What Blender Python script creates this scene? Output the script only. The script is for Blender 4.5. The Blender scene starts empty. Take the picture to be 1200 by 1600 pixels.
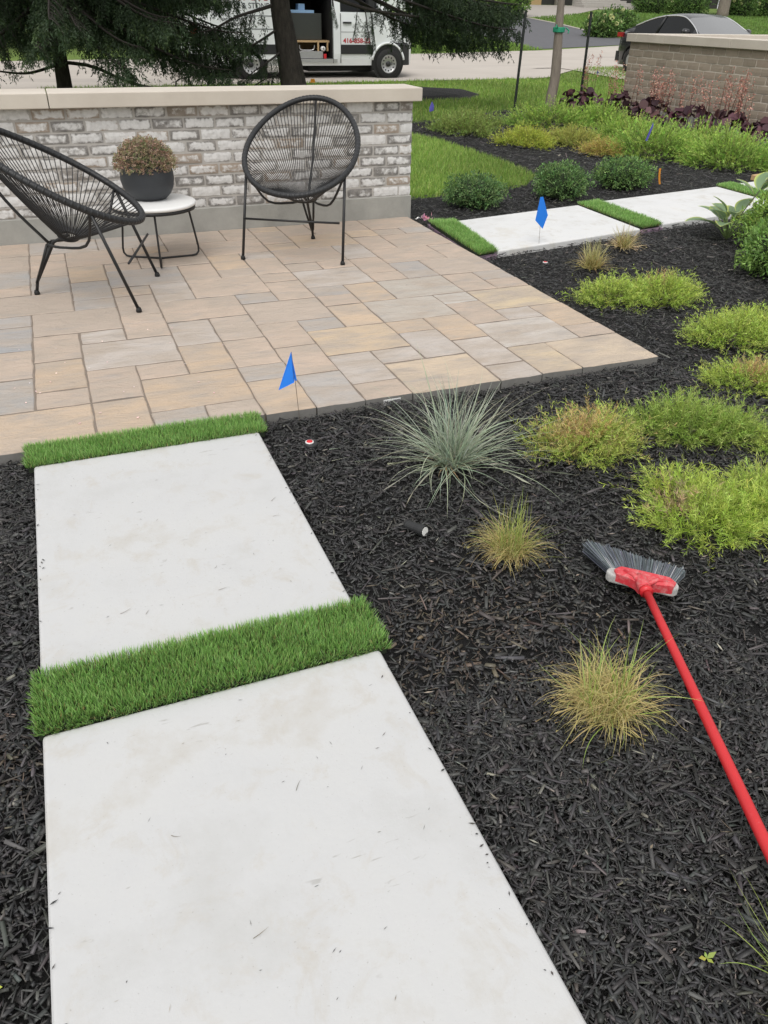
import bpy, bmesh, math, random
import numpy as np
from mathutils import Matrix, Vector
R = math.radians
rng = np.random.default_rng(7)
random.seed(7)
scene = bpy.context.scene
COL = scene.collection

# ---------------------------------------------------------------- camera
cam_d = bpy.data.cameras.new("camera")
cam = bpy.data.objects.new("camera", cam_d)
COL.objects.link(cam)
cam_d.sensor_fit = 'AUTO'
cam_d.sensor_width = 36.0
cam_d.lens = 36.0 * 1217.14 / 1600.0
cam_d.clip_start = 0.05
cam_d.clip_end = 1000
rot = Matrix(((0.93098642, 0.18490425, -0.31476136), (-0.36467099, 0.51053938, -0.77869417), (0.01671421, 0.83973803, 0.54273444)))
rot = Matrix((rot[0], rot[1], rot[2]))
# columns are camera x, y, z axes in the world
M = Matrix.Identity(4)
for i in range(3):
    for j in range(3):
        M[i][j] = rot[i][j]
M[0][3], M[1][3], M[2][3] = 0.0, 0.0, 1.6
cam.matrix_world = M
scene.camera = cam

# ---------------------------------------------------------------- sky and sun (bright overcast)
SUN_EL, SUN_AZ = R(58), R(215)       # azimuth clockwise from +Y
world = bpy.data.worlds.new("World")
scene.world = world
world.use_nodes = True
wn = world.node_tree.nodes
wl = world.node_tree.links
for n in list(wn):
    wn.remove(n)
sky = wn.new('ShaderNodeTexSky')
sky.sky_type = 'NISHITA'
sky.sun_disc = False
sky.sun_elevation = SUN_EL
sky.sun_rotation = SUN_AZ
sky.air_density = 1.6
sky.dust_density = 6.0
sky.ozone_density = 1.0
hs = wn.new('ShaderNodeHueSaturation')
hs.inputs['Saturation'].default_value = 0.22
bg = wn.new('ShaderNodeBackground')
bg.inputs['Strength'].default_value = 0.15
wo = wn.new('ShaderNodeOutputWorld')
wl.new(sky.outputs[0], hs.inputs['Color'])
ov = wn.new('ShaderNodeMix')          # even cloud deck over the clear-sky gradient
ov.data_type = 'RGBA'
ov.inputs[0].default_value = 0.6
ov.inputs[7].default_value = (5.8, 5.78, 5.72, 1)
wl.new(hs.outputs[0], ov.inputs[6])
wl.new(ov.outputs[2], bg.inputs['Color'])
wl.new(bg.outputs[0], wo.inputs['Surface'])

sun_d = bpy.data.lights.new("sun", 'SUN')
sun_d.energy = 0.9
sun_d.angle = R(35)
sun_d.color = (1.0, 0.97, 0.93)
sun = bpy.data.objects.new("sun", sun_d)
COL.objects.link(sun)
sd = Vector((math.sin(SUN_AZ) * math.cos(SUN_EL), math.cos(SUN_AZ) * math.cos(SUN_EL), math.sin(SUN_EL)))
sun.rotation_euler = sd.to_track_quat('Z', 'Y').to_euler()
sun.location = sd * 30

scene.view_settings.view_transform = 'Standard'
scene.view_settings.look = 'None'
scene.view_settings.gamma = 1.0
scene.view_settings.use_curve_mapping = False
scene.view_settings.exposure = 0.24
scene.render.engine = 'CYCLES'
scene.cycles.max_bounces = 8
scene.cycles.transparent_max_bounces = 12

# ---------------------------------------------------------------- materials
def new_mat(name):
    m = bpy.data.materials.new(name)
    m.use_nodes = True
    nt = m.node_tree
    b = nt.nodes['Principled BSDF']
    return m, nt, b

def N(nt, t, **kw):
    n = nt.nodes.new(t)
    for k, v in kw.items():
        if k.startswith('i_'):
            n.inputs[k[2:].replace('_', ' ')].default_value = v
        else:
            setattr(n, k, v)
    return n

def noise(nt, vec, scale, detail=4, rough=0.6, dist=0.0):
    n = N(nt, 'ShaderNodeTexNoise')
    n.inputs['Scale'].default_value = scale
    n.inputs['Detail'].default_value = detail
    n.inputs['Roughness'].default_value = rough
    n.inputs['Distortion'].default_value = dist
    if vec is not None:
        nt.links.new(vec, n.inputs['Vector'])
    return n.outputs['Fac']

def ramp(nt, fac, stops):
    r = N(nt, 'ShaderNodeValToRGB')
    el = r.color_ramp.elements
    while len(el) < len(stops):
        el.new(0.5)
    for e, (p, c) in zip(el, stops):
        e.position = p
        e.color = (c, c, c, 1) if isinstance(c, (int, float)) else (*c, 1)
    nt.links.new(fac, r.inputs['Fac'])
    return r.outputs['Color']

def mix(nt, fac, a, b, blend='MIX'):
    m = N(nt, 'ShaderNodeMix', data_type='RGBA', blend_type=blend)
    for sock, v in ((m.inputs[0], fac), (m.inputs[6], a), (m.inputs[7], b)):
        if hasattr(v, 'is_output'):
            nt.links.new(v, sock)
        elif isinstance(v, (int, float)):
            sock.default_value = v
        else:
            sock.default_value = (*v, 1)
    return m.outputs[2]

def math_n(nt, op, a, b=None, c=None):
    m = N(nt, 'ShaderNodeMath', operation=op)
    for i, v in enumerate((a, b, c)):
        if v is None:
            continue
        if hasattr(v, 'is_output'):
            nt.links.new(v, m.inputs[i])
        else:
            m.inputs[i].default_value = v
    return m.outputs[0]

def bump(nt, b, h, strength=0.3, dist=0.01):
    bn = N(nt, 'ShaderNodeBump')
    bn.inputs['Strength'].default_value = strength
    bn.inputs['Distance'].default_value = dist
    nt.links.new(h, bn.inputs['Height'])
    nt.links.new(bn.outputs[0], b.inputs['Normal'])

def objvec(nt, scale=(1, 1, 1), rand=False, kind='Object'):
    t = N(nt, 'ShaderNodeTexCoord')
    mp = N(nt, 'ShaderNodeMapping')
    mp.inputs['Scale'].default_value = scale
    nt.links.new(t.outputs[kind], mp.inputs['Vector'])
    if rand:
        oi = N(nt, 'ShaderNodeObjectInfo')
        v = N(nt, 'ShaderNodeVectorMath', operation='SCALE')
        v.inputs[0].default_value = (37.0, 61.0, 23.0)
        nt.links.new(oi.outputs['Random'], v.inputs['Scale'])
        nt.links.new(v.outputs[0], mp.inputs['Location'])
    return mp.outputs[0]

def plain(name, col, rough=0.6, metal=0.0, var=0.12, scale=20, bmp=0.0, spec=0.5, coat=0.0):
    """solid material with a little mottling"""
    m, nt, b = new_mat(name)
    v = objvec(nt)
    n = noise(nt, v, scale)
    c0 = tuple(max(0, x * (1 - var)) for x in col)
    c1 = tuple(min(1, x * (1 + var)) for x in col)
    nt.links.new(mix(nt, n, c0, c1), b.inputs['Base Color'])
    b.inputs['Roughness'].default_value = rough
    b.inputs['Metallic'].default_value = metal
    b.inputs['Specular IOR Level'].default_value = spec
    b.inputs['Coat Weight'].default_value = coat
    if bmp:
        bump(nt, b, n, bmp, 0.004)
    return m

def leafy(name, rough=0.55, trans=0.25, spec=0.35, gain=1.0):
    """takes its colour from the per-vertex attribute 'tint' (natural colour of each leaf)"""
    m, nt, b = new_mat(name)
    a = N(nt, 'ShaderNodeAttribute', attribute_name='tint')
    vm = N(nt, 'ShaderNodeVectorMath', operation='SCALE')
    vm.inputs['Scale'].default_value = gain
    nt.links.new(a.outputs['Color'], vm.inputs[0])
    nt.links.new(vm.outputs[0], b.inputs['Base Color'])
    b.inputs['Roughness'].default_value = rough
    b.inputs['Specular IOR Level'].default_value = spec
    if trans > 0:
        t = N(nt, 'ShaderNodeBsdfTranslucent')
        nt.links.new(vm.outputs[0], t.inputs['Color'])
        ms = N(nt, 'ShaderNodeMixShader')
        ms.inputs[0].default_value = trans
        nt.links.new(b.outputs[0], ms.inputs[1])
        nt.links.new(t.outputs[0], ms.inputs[2])
        nt.links.new(ms.outputs[0], nt.nodes['Material Output'].inputs['Surface'])
    return m

MT = {}
MT['leaf'] = leafy('foliage', gain=1.45)
MT['turf'] = leafy('artificial_turf', 0.45, 0.3, 0.4, 2.25)
MT['chip'] = leafy('mulch_chips', 0.5, 0.0, 0.6, 1.1)
MT['needle'] = leafy('spruce_needles', 0.6, 0.15, 0.3, 1.35)
MT['black_steel'] = plain('black_steel', (0.012, 0.012, 0.013), 0.42, 0.0, 0.3, 40)
MT['black_cord'] = plain('black_cord', (0.014, 0.015, 0.017), 0.5, 0.0, 0.3, 60)
MT['rubber'] = plain('black_rubber', (0.012, 0.012, 0.012), 0.75)
MT['tyre'] = plain('tyre_rubber', (0.015, 0.015, 0.015), 0.8, bmp=0.3)
MT['dark_plastic'] = plain('dark_plastic', (0.02, 0.021, 0.022), 0.55)
MT['white_paint'] = plain('white_paint', (0.82, 0.85, 0.86), 0.28, 0, 0.03, 3, coat=0.3)
MT['silver'] = plain('silver_wheel', (0.5, 0.5, 0.5), 0.35, 0.7)
MT['chrome'] = plain('chrome', (0.8, 0.8, 0.8), 0.15, 1.0)
MT['car_black'] = plain('dark_car_paint', (0.012, 0.012, 0.015), 0.25, 0.0, 0.1, 5, coat=0.3)
MT['red_glass'] = plain('red_lens', (0.35, 0.02, 0.02), 0.2)
MT['headlamp'] = plain('headlamp_lens', (0.25, 0.26, 0.27), 0.12, 0.3)
MT['red_plastic'] = plain('red_plastic', (0.62, 0.022, 0.03), 0.35, 0, 0.08, 30)
MT['blue_flag'] = plain('blue_flag', (0.012, 0.2, 0.78), 0.5)
MT['violet_flag'] = plain('violet_flag', (0.1, 0.09, 0.42), 0.5)
MT['orange_tag'] = plain('orange_tag', (0.75, 0.3, 0.03), 0.5)
MT['wire'] = plain('galvanised_wire', (0.16, 0.13, 0.1), 0.5, 0.4)
MT['white_plastic'] = plain('white_plastic', (0.75, 0.75, 0.74), 0.4, 0, 0.03)
MT['lavender'] = plain('lavender_backing', (0.25, 0.17, 0.24), 0.8)
MT['backing'] = plain('turf_backing', (0.02, 0.03, 0.014), 0.9)
MT['green_tie'] = plain('green_tie', (0.02, 0.28, 0.16), 0.6)
MT['stake'] = plain('dark_green_steel', (0.03, 0.036, 0.034), 0.55, 0.3, 0.4, 60)
MT['wood'] = plain('pale_wood', (0.5, 0.34, 0.18), 0.7)
MT['box_grey'] = plain('grey_cabinet', (0.045, 0.05, 0.045), 0.55)
MT['blue_foam'] = plain('blue_foam', (0.3, 0.48, 0.72), 0.7)
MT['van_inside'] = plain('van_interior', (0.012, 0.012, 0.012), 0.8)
MT['aluminium'] = plain('aluminium', (0.5, 0.5, 0.5), 0.4, 0.6)
MT['pot'] = plain('charcoal_pot', (0.032, 0.036, 0.042), 0.55, 0, 0.15, 12, 0.1)
MT['red_print'] = plain('red_print', (0.5, 0.03, 0.05), 0.5)
MT['grey_print'] = plain('grey_print', (0.09, 0.1, 0.11), 0.5)
MT['dark_print'] = plain('dark_print', (0.03, 0.03, 0.035), 0.5)

def glass_mat(name, col, rough=0.05):
    m, nt, b = new_mat(name)
    b.inputs['Base Color'].default_value = (*col, 1)
    b.inputs['Roughness'].default_value = rough
    b.inputs['Specular IOR Level'].default_value = 0.8
    b.inputs['Coat Weight'].default_value = 1.0
    b.inputs['Coat Roughness'].default_value = 0.03
    return m
MT['glass'] = glass_mat('tinted_glass', (0.006, 0.007, 0.008))
MT['glass'].node_tree.nodes['Principled BSDF'].inputs['Coat Weight'].default_value = 0.0
MT['glass'].node_tree.nodes['Principled BSDF'].inputs['Specular IOR Level'].default_value = 0.25
MT['windshield'] = glass_mat('windshield_glass', (0.02, 0.022, 0.024))
MT['windshield'].node_tree.nodes['Principled BSDF'].inputs['IOR'].default_value = 2.6
MT['clear_lens'] = plain('frosted_lens', (0.8, 0.8, 0.78), 0.2)

# concrete stepping slabs
m, nt, b = new_mat('smooth_concrete'); v = objvec(nt, (1, 1, 1), True)
c = ramp(nt, noise(nt, v, 2.6, 6, 0.65), [(0.28, (0.492, 0.492, 0.484)), (0.46, (0.54, 0.543, 0.545)), (0.58, (0.55, 0.552, 0.55)), (0.72, (0.49, 0.473, 0.44))])
oi = N(nt, 'ShaderNodeObjectInfo')
c = mix(nt, 1.0, c, oi.outputs['Color'], 'MULTIPLY')
st = ramp(nt, noise(nt, v, 7.0, 8, 0.72, 0.5), [(0.54, 0.0), (0.74, 1.0)])
c = mix(nt, math_n(nt, 'MULTIPLY', st, 0.75), c, (0.46, 0.43, 0.38))
spk = ramp(nt, noise(nt, v, 120.0, 3, 0.6), [(0.66, 0.0), (0.73, 1.0)])
c = mix(nt, math_n(nt, 'MULTIPLY', spk, 0.6), c, (0.33, 0.32, 0.3))
vs = objvec(nt, (6, 28, 6), True)
scr = ramp(nt, noise(nt, vs, 2.4, 3, 0.5, 0.6), [(0.66, 0.0), (0.72, 1.0)])
gate = ramp(nt, noise(nt, v, 5.0, 2, 0.5), [(0.55, 0.0), (0.62, 1.0)])
c = mix(nt, math_n(nt, 'MULTIPLY', math_n(nt, 'MULTIPLY', scr, gate), 0.65), c, (0.33, 0.32, 0.3))
nt.links.new(c, b.inputs['Base Color'])
nt.links.new(ramp(nt, noise(nt, v, 4.0, 4, 0.6), [(0.3, 0.5), (0.7, 0.72)]), b.inputs['Roughness'])
bump(nt, b, noise(nt, v, 28, 7, 0.7), 0.35, 0.004)
MT['concrete'] = m

# brighter slabs are the same concrete; foundation is grey rough concrete
m, nt, b = new_mat('foundation_concrete'); v = objvec(nt)
c = ramp(nt, noise(nt, v, 4, 6, 0.65), [(0.3, (0.27, 0.27, 0.25)), (0.7, (0.38, 0.375, 0.35))])
nt.links.new(c, b.inputs['Base Color']); b.inputs['Roughness'].default_value = 0.85
bump(nt, b, noise(nt, v, 40, 5, 0.7), 0.4, 0.005)
MT['foundation'] = m

m, nt, b = new_mat('limestone_cap'); v = objvec(nt)
c = ramp(nt, noise(nt, v, 3, 5, 0.6), [(0.3, (0.53, 0.475, 0.41)), (0.7, (0.61, 0.555, 0.485))])
nt.links.new(c, b.inputs['Base Color']); b.inputs['Roughness'].default_value = 0.75
bump(nt, b, noise(nt, v, 60, 4, 0.7), 0.15, 0.003)
MT['limestone'] = m

# white-washed brick: pale smear in the middle of the face, greyed brown clay at the rim
m, nt, b = new_mat('whitewashed_brick'); v = objvec(nt, (1, 1, 1), True)
t = N(nt, 'ShaderNodeTexCoord')
ab = N(nt, 'ShaderNodeVectorMath', operation='ABSOLUTE'); nt.links.new(t.outputs['Object'], ab.inputs[0])
sx = N(nt, 'ShaderNodeSeparateXYZ'); nt.links.new(ab.outputs[0], sx.inputs[0])
ex = math_n(nt, 'MULTIPLY', math_n(nt, 'SUBTRACT', sx.outputs['X'], 0.085), 31.0)
ez = math_n(nt, 'MULTIPLY', math_n(nt, 'SUBTRACT', sx.outputs['Z'], 0.017), 52.0)
edge = math_n(nt, 'MAXIMUM', math_n(nt, 'MAXIMUM', ex, ez), 0.0)
oi = N(nt, 'ShaderNodeObjectInfo')
nz = noise(nt, v, 15, 6, 0.68, 0.2)
wash = math_n(nt, 'ADD', math_n(nt, 'MULTIPLY', nz, 2.0), math_n(nt, 'MULTIPLY', edge, -0.55))
wash = math_n(nt, 'ADD', wash, math_n(nt, 'MULTIPLY', oi.outputs['Random'], 0.75))
wash = ramp(nt, math_n(nt, 'MULTIPLY', wash, 0.5), [(0.44, 0.0), (0.6, 1.0)])
clay = ramp(nt, noise(nt, v, 18, 4, 0.6), [(0.3, (0.14, 0.134, 0.128)), (0.55, (0.25, 0.238, 0.225)), (0.8, (0.35, 0.325, 0.3))])
tan = mix(nt, 0.55, clay, (0.42, 0.33, 0.25))
w2 = math_n(nt, 'FRACT', math_n(nt, 'MULTIPLY', oi.outputs['Random'], 7.31))
clay = mix(nt, ramp(nt, w2, [(0.72, 0.0), (0.8, 1.0)]), clay, tan)
lime = ramp(nt, noise(nt, v, 30, 4, 0.6), [(0.25, (0.54, 0.535, 0.525)), (0.6, (0.72, 0.715, 0.71))])
nt.links.new(mix(nt, math_n(nt, 'MULTIPLY', wash, 0.93), clay, lime), b.inputs['Base Color'])
b.inputs['Roughness'].default_value = 0.9
bump(nt, b, math_n(nt, 'ADD', noise(nt, v, 22, 6, 0.7), math_n(nt, 'MULTIPLY', wash, 0.25)), 0.35, 0.003)
MT['white_brick'] = m

m, nt, b = new_mat('grey_brown_brick'); v = objvec(nt, (1, 1, 1), True)
oi = N(nt, 'ShaderNodeObjectInfo')
c = ramp(nt, oi.outputs['Random'], [(0.0, (0.2, 0.165, 0.125)), (0.4, (0.29, 0.24, 0.185)), (0.75, (0.35, 0.29, 0.225)), (1.0, (0.28, 0.195, 0.15))])
c = mix(nt, noise(nt, v, 16, 5, 0.65), c, (0.38, 0.325, 0.26))
nt.links.new(c, b.inputs['Base Color']); b.inputs['Roughness'].default_value = 0.9
bump(nt, b, noise(nt, v, 25, 5, 0.7), 0.4, 0.005)
MT['brown_brick'] = m
MT['mortar'] = plain('mortar', (0.44, 0.42, 0.395), 0.95, 0, 0.15, 30, 0.3)
MT['mortar2'] = plain('pale_mortar', (0.58, 0.53, 0.46), 0.95, 0, 0.15, 30, 0.3)

# slate-textured concrete pavers, colour of each paver comes from its own object colour
m, nt, b = new_mat('slate_paver'); v = objvec(nt, (1, 1, 1), True)
oi = N(nt, 'ShaderNodeObjectInfo')
n1 = ramp(nt, noise(nt, objvec(nt, (1.2, 3.0, 1), True), 2.3, 5, 0.62, 0.5), [(0.36, 0.0), (0.66, 1.0)])
c = mix(nt, n1, oi.outputs['Color'], (0.41, 0.345, 0.285))
n2 = ramp(nt, noise(nt, objvec(nt, (2.5, 9, 1), True), 2.2, 5, 0.6, 0.8), [(0.5, 0.0), (0.78, 1.0)])
c = mix(nt, math_n(nt, 'MULTIPLY', n2, 0.4), c, (0.53, 0.44, 0.37))
n4 = ramp(nt, noise(nt, objvec(nt, (1.5, 4, 1), True), 3.1, 4, 0.6, 0.4), [(0.56, 0.0), (0.74, 1.0)])
c = mix(nt, math_n(nt, 'MULTIPLY', n4, 0.5), c, (0.315, 0.3, 0.292))
n3 = noise(nt, v, 120, 2, 0.5)
c = mix(nt, math_n(nt, 'MULTIPLY', n3, 0.18), c, (0.25, 0.22, 0.2))
nt.links.new(c, b.inputs['Base Color']); b.inputs['Roughness'].default_value = 0.78
hh = math_n(nt, 'ADD', noise(nt, objvec(nt, (3, 7, 1), True), 2.6, 6, 0.6, 1.2), math_n(nt, 'MULTIPLY', noise(nt, v, 80, 3, 0.6), 0.2))
bump(nt, b, hh, 0.75, 0.018)
MT['paver'] = m
MT['paver_side'] = plain('paver_side', (0.19, 0.185, 0.175), 0.9, 0, 0.2, 40, 0.3)
MT['joint_sand'] = plain('joint_sand', (0.21, 0.172, 0.14), 0.95, 0, 0.3, 90, 0.4)

m, nt, b = new_mat('mulch_soil'); v = objvec(nt)
c = ramp(nt, noise(nt, v, 45, 6, 0.7), [(0.35, (0.003, 0.003, 0.003)), (0.6, (0.012, 0.0115, 0.011)), (0.8, (0.035, 0.032, 0.03))])
nt.links.new(c, b.inputs['Base Color']); b.inputs['Roughness'].default_value = 0.9
bump(nt, b, noise(nt, objvec(nt, (1, 1, 1)), 70, 6, 0.75), 0.9, 0.03)
MT['mulch'] = m

m, nt, b = new_mat('lawn_ground'); v = objvec(nt)
c = ramp(nt, noise(nt, v, 1.2, 4, 0.6), [(0.3, (0.14, 0.22, 0.035)), (0.7, (0.2, 0.29, 0.055))])
c = mix(nt, math_n(nt, 'MULTIPLY', noise(nt, v, 14, 5, 0.7), 0.6), c, (0.1, 0.16, 0.03))
nt.links.new(c, b.inputs['Base Color']); b.inputs['Roughness'].default_value = 0.85
bump(nt, b, noise(nt, v, 30, 5, 0.8), 0.8, 0.05)
MT['lawn'] = m

m, nt, b = new_mat('pale_road'); v = objvec(nt)
c = ramp(nt, noise(nt, v, 0.5, 4, 0.55), [(0.3, (0.46, 0.415, 0.37)), (0.7, (0.52, 0.475, 0.425))])
c = mix(nt, math_n(nt, 'MULTIPLY', noise(nt, v, 70, 3, 0.7), 0.35), c, (0.33, 0.3, 0.27))
sv = objvec(nt, (0.12, 1.1, 1))
c = mix(nt, math_n(nt, 'MULTIPLY', ramp(nt, noise(nt, sv, 1.0, 3, 0.5, 0.3), [(0.56, 0.0), (0.66, 1.0)]), 0.35), c, (0.33, 0.3, 0.28))
nt.links.new(c, b.inputs['Base Color']); b.inputs['Roughness'].default_value = 0.9
MT['road'] = m
MT['asphalt'] = plain('dark_asphalt', (0.105, 0.105, 0.115), 0.85, 0, 0.2, 3, 0.2)
MT['walk'] = plain('concrete_walk', (0.36, 0.33, 0.3), 0.9, 0, 0.12, 2)
MT['step_stone'] = plain('grey_step_stone', (0.4, 0.38, 0.35), 0.85, 0, 0.12, 4)
MT['house'] = plain('dark_house_wall', (0.035, 0.033, 0.032), 0.8, 0, 0.2, 3)
MT['house_stone'] = plain('house_stone', (0.2, 0.18, 0.16), 0.85, 0, 0.25, 3)

m, nt, b = new_mat('spruce_bark'); v = objvec(nt, (6, 6, 2))
c = ramp(nt, noise(nt, v, 3, 6, 0.7), [(0.3, (0.018, 0.015, 0.013)), (0.7, (0.06, 0.05, 0.042))])
nt.links.new(c, b.inputs['Base Color']); b.inputs['Roughness'].default_value = 0.95
bump(nt, b, noise(nt, v, 4, 6, 0.75), 0.9, 0.03)
MT['bark'] = m
m, nt, b = new_mat('young_bark'); v = objvec(nt, (5, 5, 1))
c = ramp(nt, noise(nt, v, 4, 5, 0.7), [(0.3, (0.17, 0.14, 0.12)), (0.7, (0.29, 0.25, 0.21))])
nt.links.new(c, b.inputs['Base Color']); b.inputs['Roughness'].default_value = 0.9
bump(nt, b, noise(nt, v, 5, 5, 0.75), 0.5, 0.01)
MT['young_bark'] = m

m, nt, b = new_mat('dusty_red_plastic'); v = objvec(nt)
d = ramp(nt, noise(nt, v, 38, 6, 0.75, 0.5), [(0.46, 0.0), (0.72, 1.0)])
nt.links.new(mix(nt, math_n(nt, 'MULTIPLY', d, 0.55), (0.6, 0.04, 0.055), (0.66, 0.42, 0.4)), b.inputs['Base Color'])
b.inputs['Roughness'].default_value = 0.55
MT['dusty_red'] = m
m, nt, b = new_mat('scuffed_red_handle'); v = objvec(nt, (1, 1, 1))
d = ramp(nt, noise(nt, v, 55, 6, 0.8, 0.3), [(0.6, 0.0), (0.75, 1.0)])
nt.links.new(mix(nt, math_n(nt, 'MULTIPLY', d, 0.35), mix(nt, noise(nt, v, 9, 4, 0.6), (0.5, 0.018, 0.024), (0.62, 0.03, 0.035)), (0.7, 0.4, 0.38)), b.inputs['Base Color'])
nt.links.new(ramp(nt, noise(nt, v, 30, 4, 0.6), [(0.3, 0.3), (0.7, 0.6)]), b.inputs['Roughness'])
MT['red_handle'] = m
m, nt, b = new_mat('dusty_grey_rubber'); v = objvec(nt)
d = ramp(nt, noise(nt, v, 60, 6, 0.75), [(0.4, 0.0), (0.7, 1.0)])
nt.links.new(mix(nt, d, (0.36, 0.36, 0.35), (0.6, 0.58, 0.56)), b.inputs['Base Color']); b.inputs['Roughness'].default_value = 0.8
MT['dusty_grey'] = m

# ---------------------------------------------------------------- object helpers
def tag(o, label, cat, group=None):
    o['label'] = label
    o['category'] = cat
    if group:
        o['group'] = group
    return o

def empty(name, loc=(0, 0, 0), rz=0.0):
    o = bpy.data.objects.new(name, None)
    o.empty_display_size = 0.1
    COL.objects.link(o)
    o.location = loc
    o.rotation_euler = (0, 0, rz)
    return o

def link(name, me, parent=None, mat=None, loc=None, rot=None, scl=None):
    if mat is not None and len(me.materials) == 0:
        me.materials.append(MT[mat] if isinstance(mat, str) else mat)
    o = bpy.data.objects.new(name, me)
    COL.objects.link(o)
    if parent is not None:
        o.parent = parent
    if loc is not None:
        o.location = loc
    if rot is not None:
        o.rotation_euler = rot
    if scl is not None:
        o.scale = scl
    return o

def fast_mesh(name, V, F, tint=None, smooth=False):
    """V (n,3), F (m,k) all faces with k corners"""
    V = np.asarray(V, dtype=np.float32); F = np.asarray(F, dtype=np.int32)
    me = bpy.data.meshes.new(name)
    me.vertices.add(len(V)); me.vertices.foreach_set('co', V.ravel())
    k = F.shape[1]
    me.loops.add(F.size); me.loops.foreach_set('vertex_index', F.ravel())
    me.polygons.add(len(F))
    me.polygons.foreach_set('loop_start', np.arange(0, F.size, k, dtype=np.int32))
    me.polygons.foreach_set('loop_total', np.full(len(F), k, dtype=np.int32))
    if smooth:
        me.polygons.foreach_set('use_smooth', np.ones(len(F), dtype=bool))
    me.update(calc_edges=True)
    if tint is not None:
        T = np.ones((len(V), 4), dtype=np.float32); T[:, :3] = np.clip(tint, 0, 1)
        a = me.attributes.new('tint', 'FLOAT_COLOR', 'POINT')
        a.data.foreach_set('color', T.ravel())
    return me

def bm_mesh(name, bm, smooth=False):
    bmesh.ops.recalc_face_normals(bm, faces=bm.faces)
    me = bpy.data.meshes.new(name)
    bm.to_mesh(me); bm.free()
    if smooth:
        for p in me.polygons:
            p.use_smooth = True
    return me

def add_box(bm, x0, x1, y0, y1, z0, z1, bevel=0.0, seg=1):
    vs = [bm.verts.new(p) for p in ((x0, y0, z0), (x1, y0, z0), (x1, y1, z0), (x0, y1, z0), (x0, y0, z1), (x1, y0, z1), (x1, y1, z1), (x0, y1, z1))]
    fs = [bm.faces.new([vs[i] for i in q]) for q in ((3, 2, 1, 0), (4, 5, 6, 7), (0, 1, 5, 4), (1, 2, 6, 5), (2, 3, 7, 6), (3, 0, 4, 7))]
    if bevel:
        es = list({e for f in fs for e in f.edges})
        bmesh.ops.bevel(bm, geom=es, offset=bevel, segments=seg, affect='EDGES', profile=0.5)

def box(name, dims, mat, parent=None, bevel=0.0, seg=1, loc=None, rot=None):
    bm = bmesh.new(); add_box(bm, *dims, bevel, seg)
    return link(name, bm_mesh(name, bm), parent, mat, loc, rot)

def frames(P):
    P = np.asarray(P, float); n = len(P)
    T = np.gradient(P, axis=0); T /= np.linalg.norm(T, axis=1)[:, None] + 1e-12
    up = np.array([0, 0, 1.0]) if abs(T[0][2]) < 0.9 else np.array([1.0, 0, 0])
    U = np.zeros_like(P); u = np.cross(T[0], up); u /= np.linalg.norm(u)
    for i in range(n):
        u = u - T[i] * (u @ T[i]); u /= np.linalg.norm(u) + 1e-12
        U[i] = u
    return T, U, np.cross(T, U)

def tube_vf(P, rad, sides=8, closed=False, caps=True):
    P = np.asarray(P, float); n = len(P)
    rad = np.broadcast_to(np.asarray(rad, float), (n,))
    if closed:
        T = np.roll(P, -1, 0) - np.roll(P, 1, 0); T /= np.linalg.norm(T, axis=1)[:, None]
        ref = np.cross(P[n // 4] - P.mean(0), P[0] - P.mean(0)); ref /= np.linalg.norm(ref)
        U = np.cross(T, ref); U /= np.linalg.norm(U, axis=1)[:, None]; W = np.cross(T, U)
    else:
        T, U, W = frames(P)
    a = np.linspace(0, 2 * np.pi, sides, endpoint=False)
    V = P[:, None, :] + rad[:, None, None] * (np.cos(a)[None, :, None] * U[:, None, :] + np.sin(a)[None, :, None] * W[:, None, :])
    V = V.reshape(-1, 3); F = []
    m = n if closed else n - 1
    for i in range(m):
        j = (i + 1) % n
        for k in range(sides):
            l = (k + 1) % sides
            F.append((i * sides + k, i * sides + l, j * sides + l, j * sides + k))
    V = V.tolist()
    if caps and not closed:
        F.append(tuple(range(sides))[::-1]); F.append(tuple((n - 1) * sides + k for k in range(sides)))
    return V, F

class MB:
    """collects pieces of one part"""
    def __init__(s): s.V, s.F = [], []
    def add(s, V, F):
        o = len(s.V); s.V += [tuple(v) for v in V]; s.F += [tuple(i + o for i in f) for f in F]; return s
    def tube(s, P, rad, sides=8, closed=False, caps=True): return s.add(*tube_vf(P, rad, sides, closed, caps))
    def box(s, x0, x1, y0, y1, z0, z1):
        return s.add([(x0, y0, z0), (x1, y0, z0), (x1, y1, z0), (x0, y1, z0), (x0, y0, z1), (x1, y0, z1), (x1, y1, z1), (x0, y1, z1)],
                     [(3, 2, 1, 0), (4, 5, 6, 7), (0, 1, 5, 4), (1, 2, 6, 5), (2, 3, 7, 6), (3, 0, 4, 7)])
    def lathe(s, prof, seg=24, c=(0, 0, 0)):
        V, F = [], []
        for r, z in prof:
            for k in range(seg):
                a = 2 * math.pi * k / seg
                V.append((c[0] + r * math.cos(a), c[1] + r * math.sin(a), c[2] + z))
        for i in range(len(prof) - 1):
            for k in range(seg):
                l = (k + 1) % seg
                F.append((i * seg + k, i * seg + l, (i + 1) * seg + l, (i + 1) * seg + k))
        return s.add(V, F)
    def mesh(s, name, smooth=False):
        me = bpy.data.meshes.new(name); me.from_pydata(s.V, [], s.F)
        bm = bmesh.new(); bm.from_mesh(me); bmesh.ops.delete(bm, geom=[v for v in bm.verts if not v.link_faces], context='VERTS'); bmesh.ops.recalc_face_normals(bm, faces=bm.faces); bm.to_mesh(me); bm.free()
        if smooth:
            for p in me.polygons: p.use_smooth = True
        return me
    def build(s, name, mat, parent=None, smooth=False, loc=None, rot=None):
        return link(name, s.mesh(name, smooth), parent, mat, loc, rot)

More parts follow.
